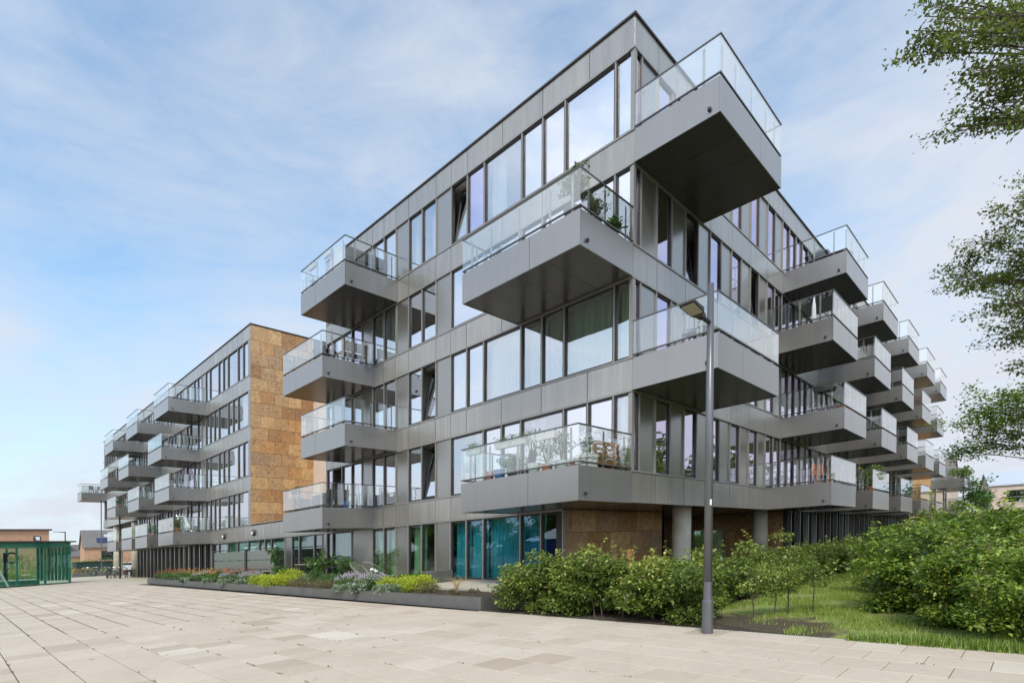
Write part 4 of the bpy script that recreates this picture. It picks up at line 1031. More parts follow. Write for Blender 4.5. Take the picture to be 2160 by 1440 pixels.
HA = [(-3.80, -2.6, -3.5, .95, .06, .92, 1.0), (-3.3, -2.3, -3.0, .6, .5, 1.1, .6)]
h1 = hedge_mass('beech_hedge', 'knee to chest high beech hedge between planter and lamp post, along the paving', HA, 300, .078, 'leaf_beech', sprigs=110)
stems(h1, HA[:1])
HB = [(-2.5, 4.0, -3.05, -1.9, .12, .92, .9), (4.0, 14.0, -2.75, -1.7, .1, .98, .55), (14.0, 40.0, -2.75, -1.7, .1, 1.1, .22)]
h2 = hedge_mass('beech_hedge', 'long beech hedge running off along the right facade behind the lamp post', HB, 200, .085, 'leaf_beech', sprigs=80)
stems(h2, HB[:2], .45)
def sapling(x, y, h, label):
    o = empty('beech_sapling', (x, y, 0)); tag(o, label, 'sapling', 'young beech saplings at the lawn edge')
    MB().tube([(0, 0, -.02), (rnd.gauss(0, .02), rnd.gauss(0, .02), h*.45), (rnd.gauss(0, .04), rnd.gauss(0, .04), h*.95)], [.013, .010, .004], 6).build('trunk', 'bark', o)
    C = [(rnd.gauss(0, .17), rnd.gauss(0, .17), h*rnd.uniform(.5, .98)) for _ in range(15)]
    br = MB()
    for c in C: br.tube([(0, 0, c[2]*.8), c], [.005, .002], 3, False)
    br.build('branch', 'twig', o)
    P, O, Tn = shell_points(np.array(C), [.12]*15, 300, .6, .4)
    leaf_obj('foliage', P, .062*RNG.uniform(.6, 1.2, len(P)), np.clip(Tn + .1, 0, 1), 'leaf_beech', o, flat=.7, out=O)
sapling(-2.35, -4.05, .95, 'sapling closest to the lamp post, with a dense round head')
sapling(-2.05, -4.30, .82, 'thin short sapling between the first and the forked one')
sapling(-1.75, -4.45, .90, 'sapling with two crossing stems, third from the lamp post')
sapling(-1.35, -4.75, .95, 'sapling standing farthest from the lamp post, straight bare stem')
HC = [(-2.3, 2.5, -9.8, -6.7, .05, 1.12, 1.0), (-.9, 5.5, -9.5, -5.6, .05, 1.30, .8), (2.6, 13.0, -9.5, -4.9, .05, 1.38, .45), (13.0, 34.0, -9.5, -4.4, .05, 1.5, .18)]
h3 = hedge_mass('bramble_thicket', 'tall overgrown hedge and bramble thicket beside the grass at the right', HC, 260, .095, 'leaf_bramble', sprigs=260, toprough=.5, clumpr=(.18, .42))
HD = [(-3.75, -2.2, -10.0, -7.2, -.05, 1.0, 1.1), (-2.9, -1.5, -9.5, -6.6, .1, 1.2, .8)]
h4 = hedge_mass('weed_bank', 'yellow green bank of tall weeds with tiny yellow flowers below the bramble thicket', HD, 330, .06, 'leaf_bramble', sprigs=120, toprough=.25, cat='weeds', clumpr=(.16, .3))
fb = MB()
for _ in range(420):
    x, y = rnd.uniform(-3.6, -1.0), rnd.uniform(-9.3, -6.5); z = rnd.uniform(.5, 1.45) if x > -2.6 else rnd.uniform(.3, 1.1)
    fb.lathe([(.003, -.004), (.011, 0), (.006, .006)], 5, (x, y, z))
# flowers sit in the outer layer of the bank
fo = fb.build('flower', 'flower_yellow', h4); fo.location = (3.75, 10.0, 0); fo['kind'] = 'stuff'
# grass
def blades(P, h, mat, name, par=None, wide=.006):
    n = len(P); az = RNG.uniform(0, 2*np.pi, n); lean = RNG.uniform(.1, .7, n); h = h * RNG.uniform(.4, 1.2, n)
    d = np.stack([np.cos(az), np.sin(az), np.zeros(n)], 1); s = np.stack([-np.sin(az), np.cos(az), np.zeros(n)], 1) * wide
    V = np.empty((n*3, 3)); V[0::3] = P - s; V[1::3] = P + s; V[2::3] = P + d*(lean*h)[:, None] + np.array([0, 0, 1])*h[:, None]
    i = np.arange(n)*3; o = new_obj(name, np_mesh(name, V, np.stack([i, i+1, i+2], 1), mat, np.clip(RNG.normal(.5, .22, n), 0, 1)), par); o['kind'] = 'stuff'; return o
def scatter(x0, x1, y0, y1, n, keep=None):
    P = np.stack([RNG.uniform(x0, x1, n), RNG.uniform(y0, y1, n), np.zeros(n)], 1)
    if keep is not None: P = P[keep(P)]
    return P
kp = lambda P: (P[:, 1] < -3.0 - (P[:, 0] < -1.4) * 1.2 * 1.0) & ((P[:, 0] > -3.2) | (P[:, 1] < -5.0))
G1 = scatter(-3.95, 2, -8, -2.7, 60000, kp); bare = np.sin(G1[:, 0]*2.3 + 1) * np.sin(G1[:, 1]*2.9) + RNG.normal(0, .35, len(G1)); G1 = G1[bare > -.15 + (G1[:, 0] < -2.4) * .45]
G2 = scatter(2, 14, -5.6, -2.7, 36000)
gr = blades(np.concatenate([G1, G2]), .075, 'leaf_grass', 'grass'); tag(gr, 'rough mown grass of the strip between the two hedges', 'grass')
G3 = scatter(-4.05, -2.9, -11, -5.9, 30000, lambda P: P[:, 0] < -4.1 + .35 * np.minimum(3.0, (-5.6 - P[:, 1])))
gr2 = blades(G3, .13, 'leaf_bramble', 'long_grass', None, .007); tag(gr2, 'long grass growing over the edge of the paving at the right', 'grass')
P = scatter(-3.98, -1.2, -6.5, 1.5, 4200); P[:, 2] = .0
li = leaf_obj('leaf_litter', P, .035*RNG.uniform(.5, 1.3, len(P)), RNG.random(len(P)), 'leaf_russet', None, 'stuff', flat=.85); tag(li, 'brown leaf litter on bare soil under the beech hedge', 'leaf litter')
# timber stake
stk = MB().box(-.06, .06, -.06, .06, 0, 1.28).build('timber_stake', 'wood_orange', None, (-.9, -.55, 0)); tag(stk, 'pale timber post standing behind the beech hedge by the column', 'post')

# ------------------------------------------------------------------ lamp posts
def lamp_post(loc, h, rz, label, head=True, mat='pole_grey', arm=.75, tilt=0.25, hs=1.0):
    o = empty('lamp_post', loc, rz); tag(o, label, 'lamp post')
    MB().lathe([(.085, 0), (.085, .50), (.082, .52), (.068, .53), (.066, .8)], 24).build('base_sleeve', mat, o, smooth=False)
    MB().lathe([(.066, .8), (.058, h * .6), (.048, h)], 24).build('pole', mat, o, smooth=True)
    if head:
        a = MB().tube([(0, 0, h - .60), (arm * .5, 0, h - .60 + arm*.5*tilt), ], .032, 10); a.build('arm', 'pole_dark', o)
        hd = empty  # head: a wedge shaped cast body with a flat luminous plate underneath
        x0 = arm * .32; z = h - .60 + x0 * tilt
        m = MB(); L = .68
        def rowp(x, w, zt, zb): return [(x, -w, zb), (x, w, zb), (x, w, zt), (x, -w, zt)]
        secs = [(x0 + a_*hs, b_*hs, c_*hs, d_*hs) for a_, b_, c_, d_ in ((0, .05, .05, -.04), (.20, .075, .06, -.05), (.24, .135, .065, -.03), (.62, .16, .045, .005), (.68, .14, .03, .008))]
        n0 = 0
        for (x, w, t, b) in secs: m.v += [(p[0], p[1], p[2] + z + (x - x0) * tilt) for p in rowp(x, w, t, b)]
        for i in range(len(secs) - 1):
            for k in range(4): q = i*4; m.f.append((q + k, q + (k+1) % 4, q + 4 + (k+1) % 4, q + 4 + k))
        m.f.append((3, 2, 1, 0)); e = (len(secs)-1)*4; m.f.append((e, e+1, e+2, e+3))
        H = m.build('lamp_head', 'pole_dark', o)
        p = MB(); zz = lambda x: z + (x - x0) * tilt
        xa, xb = x0 + .27*hs, x0 + .62*hs
        p.hexa([(xa, -.12*hs, zz(xa) - .036*hs), (xb, -.13*hs, zz(xb) - .006), (xb, .13*hs, zz(xb) - .006), (xa, .12*hs, zz(xa) - .036*hs), (xa, -.12*hs, zz(xa) - .026*hs), (xb, -.13*hs, zz(xb) + .003), (xb, .13*hs, zz(xb) + .003), (xa, .12*hs, zz(xa) - .026*hs)])
        p.build('diffuser', 'led_plate', H)
    return o
simple('led_plate', (0.34, 0.33, 0.24), 0.35, 0, 0.15, 40)
LP = lamp_post((-4.37, -4.09, 0), 5.38, math.radians(178), 'grey street lamp in front of the building corner, with wedge shaped head', arm=.7, tilt=.12, hs=.78)
MB().hexa([(.02, .0605, 1.98), (.052, .042, 1.98), (.053, .043, 1.98), (.021, .0615, 1.98), (.02, .0605, 2.07), (.052, .042, 2.07), (.054, .045, 2.07), (.022, .0635, 2.07)]).build('sticker', 'sticker', LP)
def lamp_small(loc, h, rz, label):
    o = empty('lamp_post', loc, rz); tag(o, label, 'lamp post')
    MB().lathe([(.10, 0), (.10, .9), (.075, .95), (.06, h)], 14).build('pole', 'pole_dark', o)
    H = MB().box(-.05, .35, -.05, .05, h - .12, h - .02).build('arm', 'pole_dark', o)
    MB().hexa([(.30, -.10, h-.10), (1.15, -.14, h-.02), (1.15, .14, h-.02), (.30, .10, h-.10), (.30, -.10, h-.02), (1.15, -.14, h+.03), (1.15, .14, h+.03), (.30, .10, h-.02)]).build('lamp_head', 'pole_dark', o)
lamp_small((-1.43, 53.3, 0), 5.6, math.radians(165), 'dark street lamp standing before the far columns')
lamp_small((-2.2, 80, 0), 5.6, math.radians(165), 'dark street lamp whose head shows above the glass kiosk roof')
# wall lights
for i, (y, lb) in enumerate([(30.3, 'left of two round wall lights on the grey band under the block'), (25.4, 'right of two round wall lights, under the travertine corner')]):
    w = empty('wall_light', (0, y, 2.88)); tag(w, lb, 'wall light', 'round wall lights on the band')
    MB().lathe([(.19, 0), (.19, .05), (.13, .12)], 18).build('housing', 'pole_dark', w, (-.001, 0, 0), (0, -math.pi/2, 0))
    MB().lathe([(.10, .121), (.08, .155), (.02, .165)], 14).build('lens', 'white_plastic', w, (-.003, .02, -.03), (0, -math.pi/2, 0))

# ------------------------------------------------------------------ green glass stair kiosk
ka, kb = Vector((-9.95, 44.9, 0)), Vector((-5.70, 47.3, 0)); kd = (kb - ka).normalized()
ko = empty('glass_kiosk', tuple(kb), math.atan2(-kd.y, -kd.x)); tag(ko, 'green glass stair kiosk with flat roof at the left of the plaza', 'kiosk')
# local: +x runs left along the front, -y? depth goes away from the viewer
DEP = -3.6; LW = 6.6; KH = 3.22
MB().box(-.25, LW, DEP - .2, .2, KH, KH + .10).build('roof', 'coping', ko)
MB().box(0, LW, -.12, -.02, KH - .42, KH - .005).build('beam', 'beam_green', ko) if False else None
simple('beam_green', (0.06, 0.24, 0.18), 0.4, 0.2)
MB().box(0.05, LW, DEP + .1, -.06, KH - .35, KH - .005).build('ceiling', 'beam_green', ko)
for k in range(5):
    x0, x1 = k * 1.32, (k + 1) * 1.32
    cbox('glass_pane', 'kiosk_glass', x0 + .01, x1 - .01, -.012, 0.0, .05, KH - .01, ko); cbox('glass_pane', 'kiosk_glass', x0 + .01, x1 - .01, DEP, DEP + .012, .05, KH - .36, ko)
for k in range(4): cbox('glass_pane', 'kiosk_glass', 0, .012, DEP + .9 * k + .02, DEP + .9 * (k + 1) - .02, .05, KH - .01, ko)
for x in (.05, 1.85, 3.75, 5.6): MB().box(x - .04, x + .06, -.15, -.03, 0, KH - .36).build('post', 'beam_green', ko)
for k in range(9): MB().box(.03, .20, DEP + .2 + k * .38, DEP + .29 + k * .38, .25, KH - .36).build('fin', 'beam_green', ko)
for x in (2.2, 3.9): MB().box(x, x + .1, DEP + .1, DEP + .2, 0, KH - .36).build('post', 'beam_green', ko)
MB().box(.05, LW, -.16, -.02, 0, .06).build('plinth', 'frame_dark', ko)
MB().box(1.9, LW, -2.6, -.6, 0.0, .42).build('stair_kerb', 'beam_green', ko)
MB().hexa([(4.0, -.5, 0), (4.1, -.5, 0), (4.1, -.4, 0), (4.0, -.4, 0), (4.65, -.5, 1.35), (4.75, -.5, 1.35), (4.75, -.4, 1.35), (4.65, -.4, 1.35)]).build('handrail', 'canvas_white', ko)
ps = empty('parking_sign', tuple(ko.matrix_basis @ Vector((3.0, -2.4, 0)))); tag(ps, 'dark letter P sign standing inside the glass kiosk', 'sign'); ps.rotation_euler = ko.rotation_euler
MB().torus((-.42, 0, 2.15), (0, 1, 0), .38, .07, 22, 6).box(-.02, .12, -.06, .06, 0, 2.55).build('letter_p', 'pole_dark', ps)
# ------------------------------------------------------------------ far houses
def gable_house(name, label, loc, rz, W, D, he, hr, wall, roof, wins, cat='house'):
    o = empty(name, loc, rz); tag(o, label, cat)
    m = MB(); v = [(0, 0, 0), (W, 0, 0), (W, D, 0), (0, D, 0), (0, 0, he), (W, 0, he), (W, D, he), (0, D, he), (0, D/2, hr), (W, D/2, hr)]
    m.v += v; m.f += [(0, 1, 5, 4), (2, 3, 7, 6), (1, 2, 6, 9, 5), (3, 0, 4, 8, 7)]; m.build('wall', wall, o)
    e = .25; k = (hr - he) / (D / 2)
    r = MB(); r.hexa([(-e, -e, he - e*k), (W+e, -e, he - e*k), (W+e, D/2, hr), (-e, D/2, hr), (-e, -e, he - e*k + .16), (W+e, -e, he - e*k + .16), (W+e, D/2, hr + .16), (-e, D/2, hr + .16)])
    r.hexa([(-e, D/2, hr), (W+e, D/2, hr), (W+e, D+e, he - e*k), (-e, D+e, he - e*k), (-e, D/2, hr + .16), (W+e, D/2, hr + .16), (W+e, D+e, he - e*k + .16), (-e, D+e, he - e*k + .16)]); rf = r.build('roof', roof, o)
    for (x, z, w, h) in wins:
        w_ = MB().box(x, x + w, -.05, .02, z, z + h).build('window', 'frame_dark', o); MB().box(x + .08, x + w/2 - .03, -.07, -.052, z + .08, z + h - .08).box(x + w/2 + .03, x + w - .08, -.07, -.052, z + .08, z + h - .08).build('pane', 'pane_cool', w_)
    return o, rf
Hh, rf = gable_house('brick_house', 'orange brick house with grey pitched roof and solar panels', tuple(px_ray(178, 1200, 88).xy) + (0,), math.radians(-4), 12.5, 8.0, 4.1, 6.9, 'brick_wall', 'roof_grey', [(2.2, 2.0, 2.6, 1.5), (6.6, 2.0, 2.2, 1.5), (8, .1, 3, 1.7)])
k_ = 2.8 / 4.0
def on_roof(x, u, dz=.2): return (x, u, 4.1 + u * k_ + dz)
for i in range(4):
    x0 = 1.7 + i * 1.55; a, b = on_roof(x0, .7), on_roof(x0, 1.9)
    MB().hexa([(x0, .7, a[2]), (x0 + 1.4, .7, a[2]), (x0 + 1.4, 1.9, b[2]), (x0, 1.9, b[2]), (x0, .7, a[2]+.06), (x0 + 1.4, .7, a[2]+.06), (x0 + 1.4, 1.9, b[2]+.06), (x0, 1.9, b[2]+.06)]).build('solar_panel', 'solar', rf)
a, b = on_roof(2.6, 2.1), on_roof(2.6, 2.7)
MB().hexa([(2.8, 2.1, a[2]), (3.9, 2.1, a[2]), (3.9, 2.7, b[2]), (2.8, 2.7, b[2]), (2.8, 2.1, a[2]+.08), (3.9, 2.1, a[2]+.08), (3.9, 2.7, b[2]+.08), (2.8, 2.7, b[2]+.08)]).build('skylight', 'roof_white', rf)
MB().box(11.4, 12.2, 3.6, 4.4, 6.5, 7.9).build('chimney', 'pole_dark', rf)
p0 = px_ray(-60, 1200, 95)
fh = empty('brick_house', (p0.x, p0.y, 0), math.radians(8)); tag(fh, 'flat roofed orange brick house behind the glass kiosk', 'house')
MB().box(0, 10.6, 0, 8, 0, 8.05).build('wall', 'brick_wall', fh); MB().box(-.3, 11.0, -.4, 8.3, 8.052, 8.3).build('roof', 'coping', fh); MB().box(10.601, 13.6, .5, 7, 0, 5.5).build('annex', 'brick_wall', fh); MB().box(10.9, 14, .3, 7.2, 5.502, 5.65).build('annex_roof', 'coping', fh)
w_ = MB().box(8.3, 9.35, -.06, .02, 5.5, 7.0).build('window', 'frame_dark', fh); MB().box(8.42, 9.2, -.08, -.062, 5.65, 6.88).build('pane', 'pane_cool', w_)
p0 = px_ray(140, 1200, 105)
gable_house('brick_house', 'low house with dark tiled roof half hidden behind the brick house', (p0.x - 2, p0.y, 0), math.radians(10), 9, 7, 3.0, 5.2, 'brick_wall', 'roof_grey', [])
p0 = px_ray(216, 1190, 96)
rh = empty('brick_house', (p0.x, p0.y, 0), math.radians(-6)); tag(rh, 'flat roofed red brick building seen between the far columns', 'house')
MB().box(0, 22, 0, 8, 0, 5.9).build('wall', 'brick_wall_red', rh); MB().box(-1.2, 22, -1.0, 8.3, 5.902, 6.25).build('roof', 'roof_white', rh)
for x in (2, 7, 12, 17): w_ = MB().box(x, x + 1.6, -.06, .02, .3, 2.4).build('window', 'frame_dark', rh); MB().box(x + .1, x + 1.5, -.08, -.062, .4, 2.3).build('pane', 'pane_cool', w_)
# right: pale houses
r_ = math.radians(-79); p0 = px_ray(2089, 1060, 75)
gh, _r = gable_house('pale_house', 'beige house with white metal pitched roof at the right edge', (p0.x, p0.y, 0), r_, 14, 8, 7.0, 8.9, 'render_beige', 'roof_white', [(1.7, 4.6, 1.9, 1.6), (1.7, 1.2, 1.9, 1.8), (8.0, 4.6, 1.9, 1.6)])
MB().box(1.5, 3.8, -.28, -.24, 4.55, 4.62).box(1.5, 3.8, -.28, -.24, 5.25, 5.30).build('balcony_rail', 'chrome', gh)
for yy in (1.6, 5.0): MB().box(-.04, .0, yy, yy + .9, 3.6, 5.9).build('window', 'frame_dark', gh)
r_ = math.radians(-93); p0 = px_ray(2004, 1060, 95); L_ = 14
gable_house('pale_house', 'narrow pale gabled house just beyond the last balconies', (p0.x - L_*math.cos(r_), p0.y - L_*math.sin(r_), 0), r_, L_, 8, 8.5, 14.0, 'render_beige', 'roof_grey', [(2, 5, 1.5, 2), (10.5, 2.2, 1.4, 2)])
# ------------------------------------------------------------------ trees
def make_tree(name, label, base, h, trunk_r, clusters, leaf, n_leaf, group=None, mat='leaf_tree', cr=.7, limbs=True, sub=3, dens=None, cat='tree'):
    o = empty(name, base); tag(o, label, cat, group); B = Vector(base)
    CL = [Vector(c) - B for c in clusters]; t = MB()
    top = Vector((0, 0, h * .62)); t.tube([(0, 0, -.1), (.05, 0, h * .3), top], [trunk_r, trunk_r * .8, trunk_r * .5], 12); t.build('trunk', 'bark', o, smooth=True)
    br = MB(); P, Tn = [], []
    for c in CL:
        s = Vector((0, 0, min(h * .60, max(h * .18, c.z - .35 * Vector((c.x, c.y, 0)).length))))
        d = c - s; mid = s + d * .5 + Vector((rnd.gauss(0, .12), rnd.gauss(0, .12), .10)) * d.length * .5
        if limbs: br.tube([s, s.lerp(mid, .5) + Vector((0, 0, .05*d.length)), mid, mid.lerp(c, .6), c], [.045*min(2.2, d.length/4)+.01, .04, .028, .016, .008], 6, False)
        for _ in range(sub):
            e = c + Vector((rnd.gauss(0, cr*.6), rnd.gauss(0, cr*.6), rnd.gauss(0, cr*.45))); st = mid.lerp(c, rnd.uniform(.5, .95))
            br.tube([st, st.lerp(e, .5) + Vector((0, 0, .04)), e], [.012, .007, .003], 4, False)
            nl = n_leaf // sub; f = RNG.random(nl) ** .7
            pts = np.array(st)[None] * (1 - f)[:, None] + np.array(e)[None] * f[:, None] + RNG.normal(0, cr * .20, (nl, 3)) * np.array([1, 1, .85])
            # short side twigs carry the leaves in small sprays
            for q in range(6):
                a = st.lerp(e, rnd.uniform(.3, 1)); b_ = a + Vector((rnd.gauss(0, cr*.22), rnd.gauss(0, cr*.22), rnd.gauss(-.03, cr*.10))); br.tube([a, b_], [.004, .002], 3, False)
            P.append(pts); Tn.append(np.clip(RNG.normal(.45 + rnd.gauss(0, .12), .2, nl), 0, 1))
    br.build('branch', 'bark', o)
    leaf_obj('crown', np.concatenate(P), leaf * RNG.uniform(.6, 1.25, sum(len(p) for p in P)), np.concatenate(Tn), mat, o, flat=.5, droop=.1, aspect=1.9)
    return o
def at(lst, dep, jit=.5): return [tuple(px_ray(x, y, dep + rnd.uniform(-jit, jit))) for x, y in lst]
A = [(1928, 65), (1950, 35), (1985, 20), (2020, 40), (2065, 20), (2110, 40), (2150, 15), (1945, 110), (2090, 75), (2150, 75), (2210, 40), (2060, 150), (2110, 165), (2150, 130), (2025, 160), (2210, 150), (2080, 205), (2130, 215), (2160, 190), (2040, 255), (2100, 250), (2150, 235), (2010, 268), (2230, 230), (1990, 85), (2250, 90)]
make_tree('overhanging_tree', 'broadleaf tree leaning in over the top right corner of the picture', (3.2, -13.4, 0), 11, .28, at(A, 9.8, .8), .085, 360, 'roadside trees at the right', 'leaf_tree', .42)
B_ = [(2165, 395), (2140, 420), (2120, 470), (2155, 470), (2070, 510), (2030, 540), (2100, 530), (2150, 530), (2000, 585), (2040, 590), (2085, 580), (2130, 590), (2160, 600), (2060, 625), (2110, 640), (2150, 660), (2105, 690), (2140, 715), (2160, 760), (2125, 660), (2200, 500), (2220, 600), (2200, 700), (2135, 560)]
TA = bpy.data.objects['overhanging_tree']
q0, q1, q2 = [px_ray(x, y, 9.8) - Vector(TA.location) for x, y in ((2310, -40), (2160, 45), (2066, 82))]
MB().tube([q0, q1, q2], [.075, .058, .04], 10).tube([q1, px_ray(2100, 20, 9.6) - Vector(TA.location), px_ray(2030, 5, 9.4) - Vector(TA.location)], [.03, .02, .01], 6).build('limb', 'bark', TA, smooth=True)
make_tree('overhanging_tree', 'broadleaf tree whose branches reach in at the right edge beside the sky', (9.5, -14.2, 0), 11, .30, at(B_, 14.0, 1.0), .10, 470, 'roadside trees at the right', 'leaf_tree', .55)
C_ = [(2045, 865), (2075, 850), (2110, 840), (2145, 830), (2030, 890), (2060, 905), (2100, 880), (2140, 880), (2165, 900), (2040, 930), (2080, 925), (2120, 920), (2155, 940), (2025, 950), (2160, 860), (2200, 870), (2220, 920), (2150, 810), (2110, 860)]
make_tree('overhanging_tree', 'sunlit tree lowest at the right edge above the pale house', (16.5, -13.2, 0), 9, .26, at(C_, 19.0, 1.2), .115, 430, 'roadside trees at the right', 'leaf_bramble', .65)
# small far tree by the pale house and trees that stand behind the viewpoint (seen only mirrored in the glass)
D2 = [(2040, 1035), (2060, 1025), (2075, 1045), (2050, 1055), (2085, 1060), (2030, 1060), (2065, 1065)]
make_tree('small_tree', 'small green tree between the last balcony and the pale house', tuple(px_ray(2058, 1075, 40).xy) + (0,), 5, .1, at(D2, 40, 1.0), .22, 260, None, 'leaf_garden', 1.0)
def blob_tree(loc, h, r, label, group, n=3200, leaf=.42, mat='leaf_tree', zc=.6):
    C = []
    for _ in range(16):
        d = Vector((rnd.gauss(0, 1), rnd.gauss(0, 1), rnd.gauss(0, .8))).normalized() * r * rnd.uniform(.3, .95); C.append((loc[0] + d.x, loc[1] + d.y, h*zc + d.z * (h*(1 - zc) * .95) / r))
    make_tree('roadside_tree', label, loc, h, .25, C, leaf, n // 16, group, mat, r * .42)
for i in range(8):
    blob_tree((6.0 + i * 7.2 + rnd.uniform(-1, 1), -17.5 + rnd.uniform(-1.5, 1.5), 0), rnd.uniform(11.5, 14.5), rnd.uniform(3.6, 4.6), '%s tree from the plaza in the row opposite the right facade, mirrored in its windows' % ('first second third fourth fifth sixth seventh eighth'.split()[i]), 'trees opposite the right facade')
for i in range(14):
    blob_tree((-44 + rnd.uniform(-3, 3), -16 + i * 6.5 + rnd.uniform(-1, 1), 0), rnd.uniform(7.5, 9), rnd.uniform(4.2, 5.0), '%s tree from the near end of the row across the plaza' % ('first second third fourth fifth sixth seventh eighth ninth tenth eleventh twelfth thirteenth last'.split()[i]), 'trees across the plaza', 5200, .5, 'leaf_tree', .46)
for i, (y, c) in enumerate([(8, 'banner_blue'), (14, 'banner_red'), (20, 'banner_blue'), (27, 'banner_blue')]):
    s_ = empty('market_tent', (-30, y, 0)); tag(s_, ['nearest white roofed tent with blue walls across the plaza', 'white roofed tent with red walls across the plaza', 'blue walled tent just past the red one across the plaza', 'farthest blue walled tent across the plaza'][i], 'tent', 'tents across the plaza')
    MB().box(-2, 2, -2.4, 2.4, 0, 2.0).build('wall', c, s_); MB().hexa([(-2.2, -2.6, 2.01), (2.2, -2.6, 2.01), (2.2, 2.6, 2.01), (-2.2, 2.6, 2.01), (-.2, -.2, 2.9), (.2, -.2, 2.9), (.2, .2, 2.9), (-.2, .2, 2.9)]).build('roof', 'canvas_white', s_)

# far left planting, bikes, cars
def bush(loc, r, h, label, mat='leaf_garden', n=1500, leaf=.13, group='bushes before the brick houses'):
    clump('bush', label, 'bush', loc, r, h, mat, n, leaf, None, group, .3)
bp = px_ray
def gp(px, py, dep): v = bp(px, py, dep); return (v.x, v.y, 0)
bush(gp(232, 1200, 76), 2.6, 3.2, 'rounded green bush in front of the brick house wall')
bush(gp(195, 1200, 80), 2.2, 2.0, 'low green bush left of the rounded one')
bush(gp(165, 1200, 78), 2.4, 2.2, 'light green bush nearest the kiosk', 'leaf_bramble')
bush(gp(140, 1200, 84), 3.0, 2.4, 'green bush behind the kiosk corner', 'leaf_bramble')
bush(gp(90, 1200, 72), 3.2, 2.9, 'large bush seen through the kiosk glass', 'leaf_bramble')
bush(gp(40, 1200, 70), 3.2, 3.2, 'bush at the far left through the kiosk glass', 'leaf_bramble')
bush(gp(10, 1200, 74), 2.6, 4.4, 'tall bush rising over the kiosk roof at the far left')
bush(gp(60, 1205, 62), 2.4, 1.1, 'low yellowish planting behind the kiosk', 'leaf_grass')
bush(gp(170, 1205, 66), 1.9, 1.0, 'straw coloured ornamental grass beside the kiosk', 'leaf_straw') if False else None
leaf_mat('leaf_straw', [(0, (0.30, 0.20, 0.07)), (0.6, (0.50, 0.34, 0.14)), (1, (0.62, 0.50, 0.24))], 0.8)
bush(gp(165, 1205, 67), 2.0, 1.1, 'straw coloured ornamental grass beside the kiosk', 'leaf_straw', group=None)
bush(gp(205, 1205, 66), 2.0, .8, 'orange yellow planting among the parked bicycles', 'leaf_grass', group=None)
mb_ = MB().box(-2.6, 2.6, -.5, .5, 0, .45).build('low_planter', 'planter_metal', None, gp(212, 1205, 63.5)); tag(mb_, 'low dark planter box beside the far bicycles', 'planter')
ct = empty('container', gp(196, 1198, 74), .1); tag(ct, 'dark green waste container behind the bicycles', 'container')
MB().box(-2.0, 2.0, -.9, .9, 0, 1.6).build('body', 'bin_green', ct); MB().box(-2.05, 2.05, -.95, .95, 1.601, 1.75).build('lid', 'pole_dark', ct)
def bicycle(loc, rz, col, label, group):
    o = empty('bicycle', loc, rz); tag(o, label, 'bicycle', group)
    for sx in (-.52, .52):
        w = MB().torus((sx, 0, .34), (0, 1, 0), .32, .028, 20, 5).build('wheel', 'black_rubber', o)
        s = MB()
        for k in range(8): a = math.pi * k / 8; s.tube([(sx - .31*math.cos(a), 0, .34 - .31*math.sin(a)), (sx + .31*math.cos(a), 0, .34 + .31*math.sin(a))], .003, 3, False)
        s.build('spokes', 'chrome', w)
    MB().tube([(-.52, 0, .34), (-.05, 0, .30), (.42, 0, .80)], .026, 6).tube([(-.05, 0, .30), (-.20, 0, .88)], .017, 6).tube([(-.16, 0, .74), (.44, 0, .78)], .017, 6).tube([(-.52, 0, .34), (-.17, 0, .76)], .012, 5).tube([(.52, 0, .34), (.40, 0, .98)], .016, 6).build('frame', col, o)
    MB().box(-.32, -.08, -.07, .07, .88, .93).build('saddle', 'black_rubber', o)
    MB().tube([(.30, -.28, 1.0), (.41, -.1, 1.02), (.41, .1, 1.02), (.30, .28, 1.0)], .013, 5).build('handlebar', 'chrome', o)
    MB().box(-.75, -.30, -.06, .06, .70, .72).build('luggage_rack', 'pole_dark', o)
    return o
cols = ['pole_dark', 'chrome', 'pole_dark', 'bike_red', 'pole_dark', 'pole_grey']
pos = ['against the lamp post', 'left of the far lamp post', 'in the middle of the dark row', 'leaning in the dark row', 'near the slatted wall', 'by the wide column']
base0 = gp(232, 1210, 58)
for k in range(9):
    bx, by = -2.0 + k * .5, 55.6 + (k % 3) * .5
    bicycle((bx, by, 0), 1.25 + rnd.uniform(-.25, .25), cols[k % 6], '%s bicycle from the left in the row parked under the far columns' % ('first second third fourth fifth sixth seventh eighth ninth'.split()[k]), 'bicycles in the row under the columns')
for k in range(6):
    v = gp(172 + k * 9, 1208, 63 + (k % 2)); bicycle(v, .2 + rnd.uniform(-.4, .4), 'chrome' if k % 2 else 'pole_grey', '%s from the kiosk of the pale bicycles standing beside the low planter' % ('first second third fourth fifth sixth'.split()[k]), 'pale bicycles by the low planter')
bicycle((.3, 52.2, 0), 1.4, 'pole_dark', 'single bicycle behind the slatted ground floor wall', None)
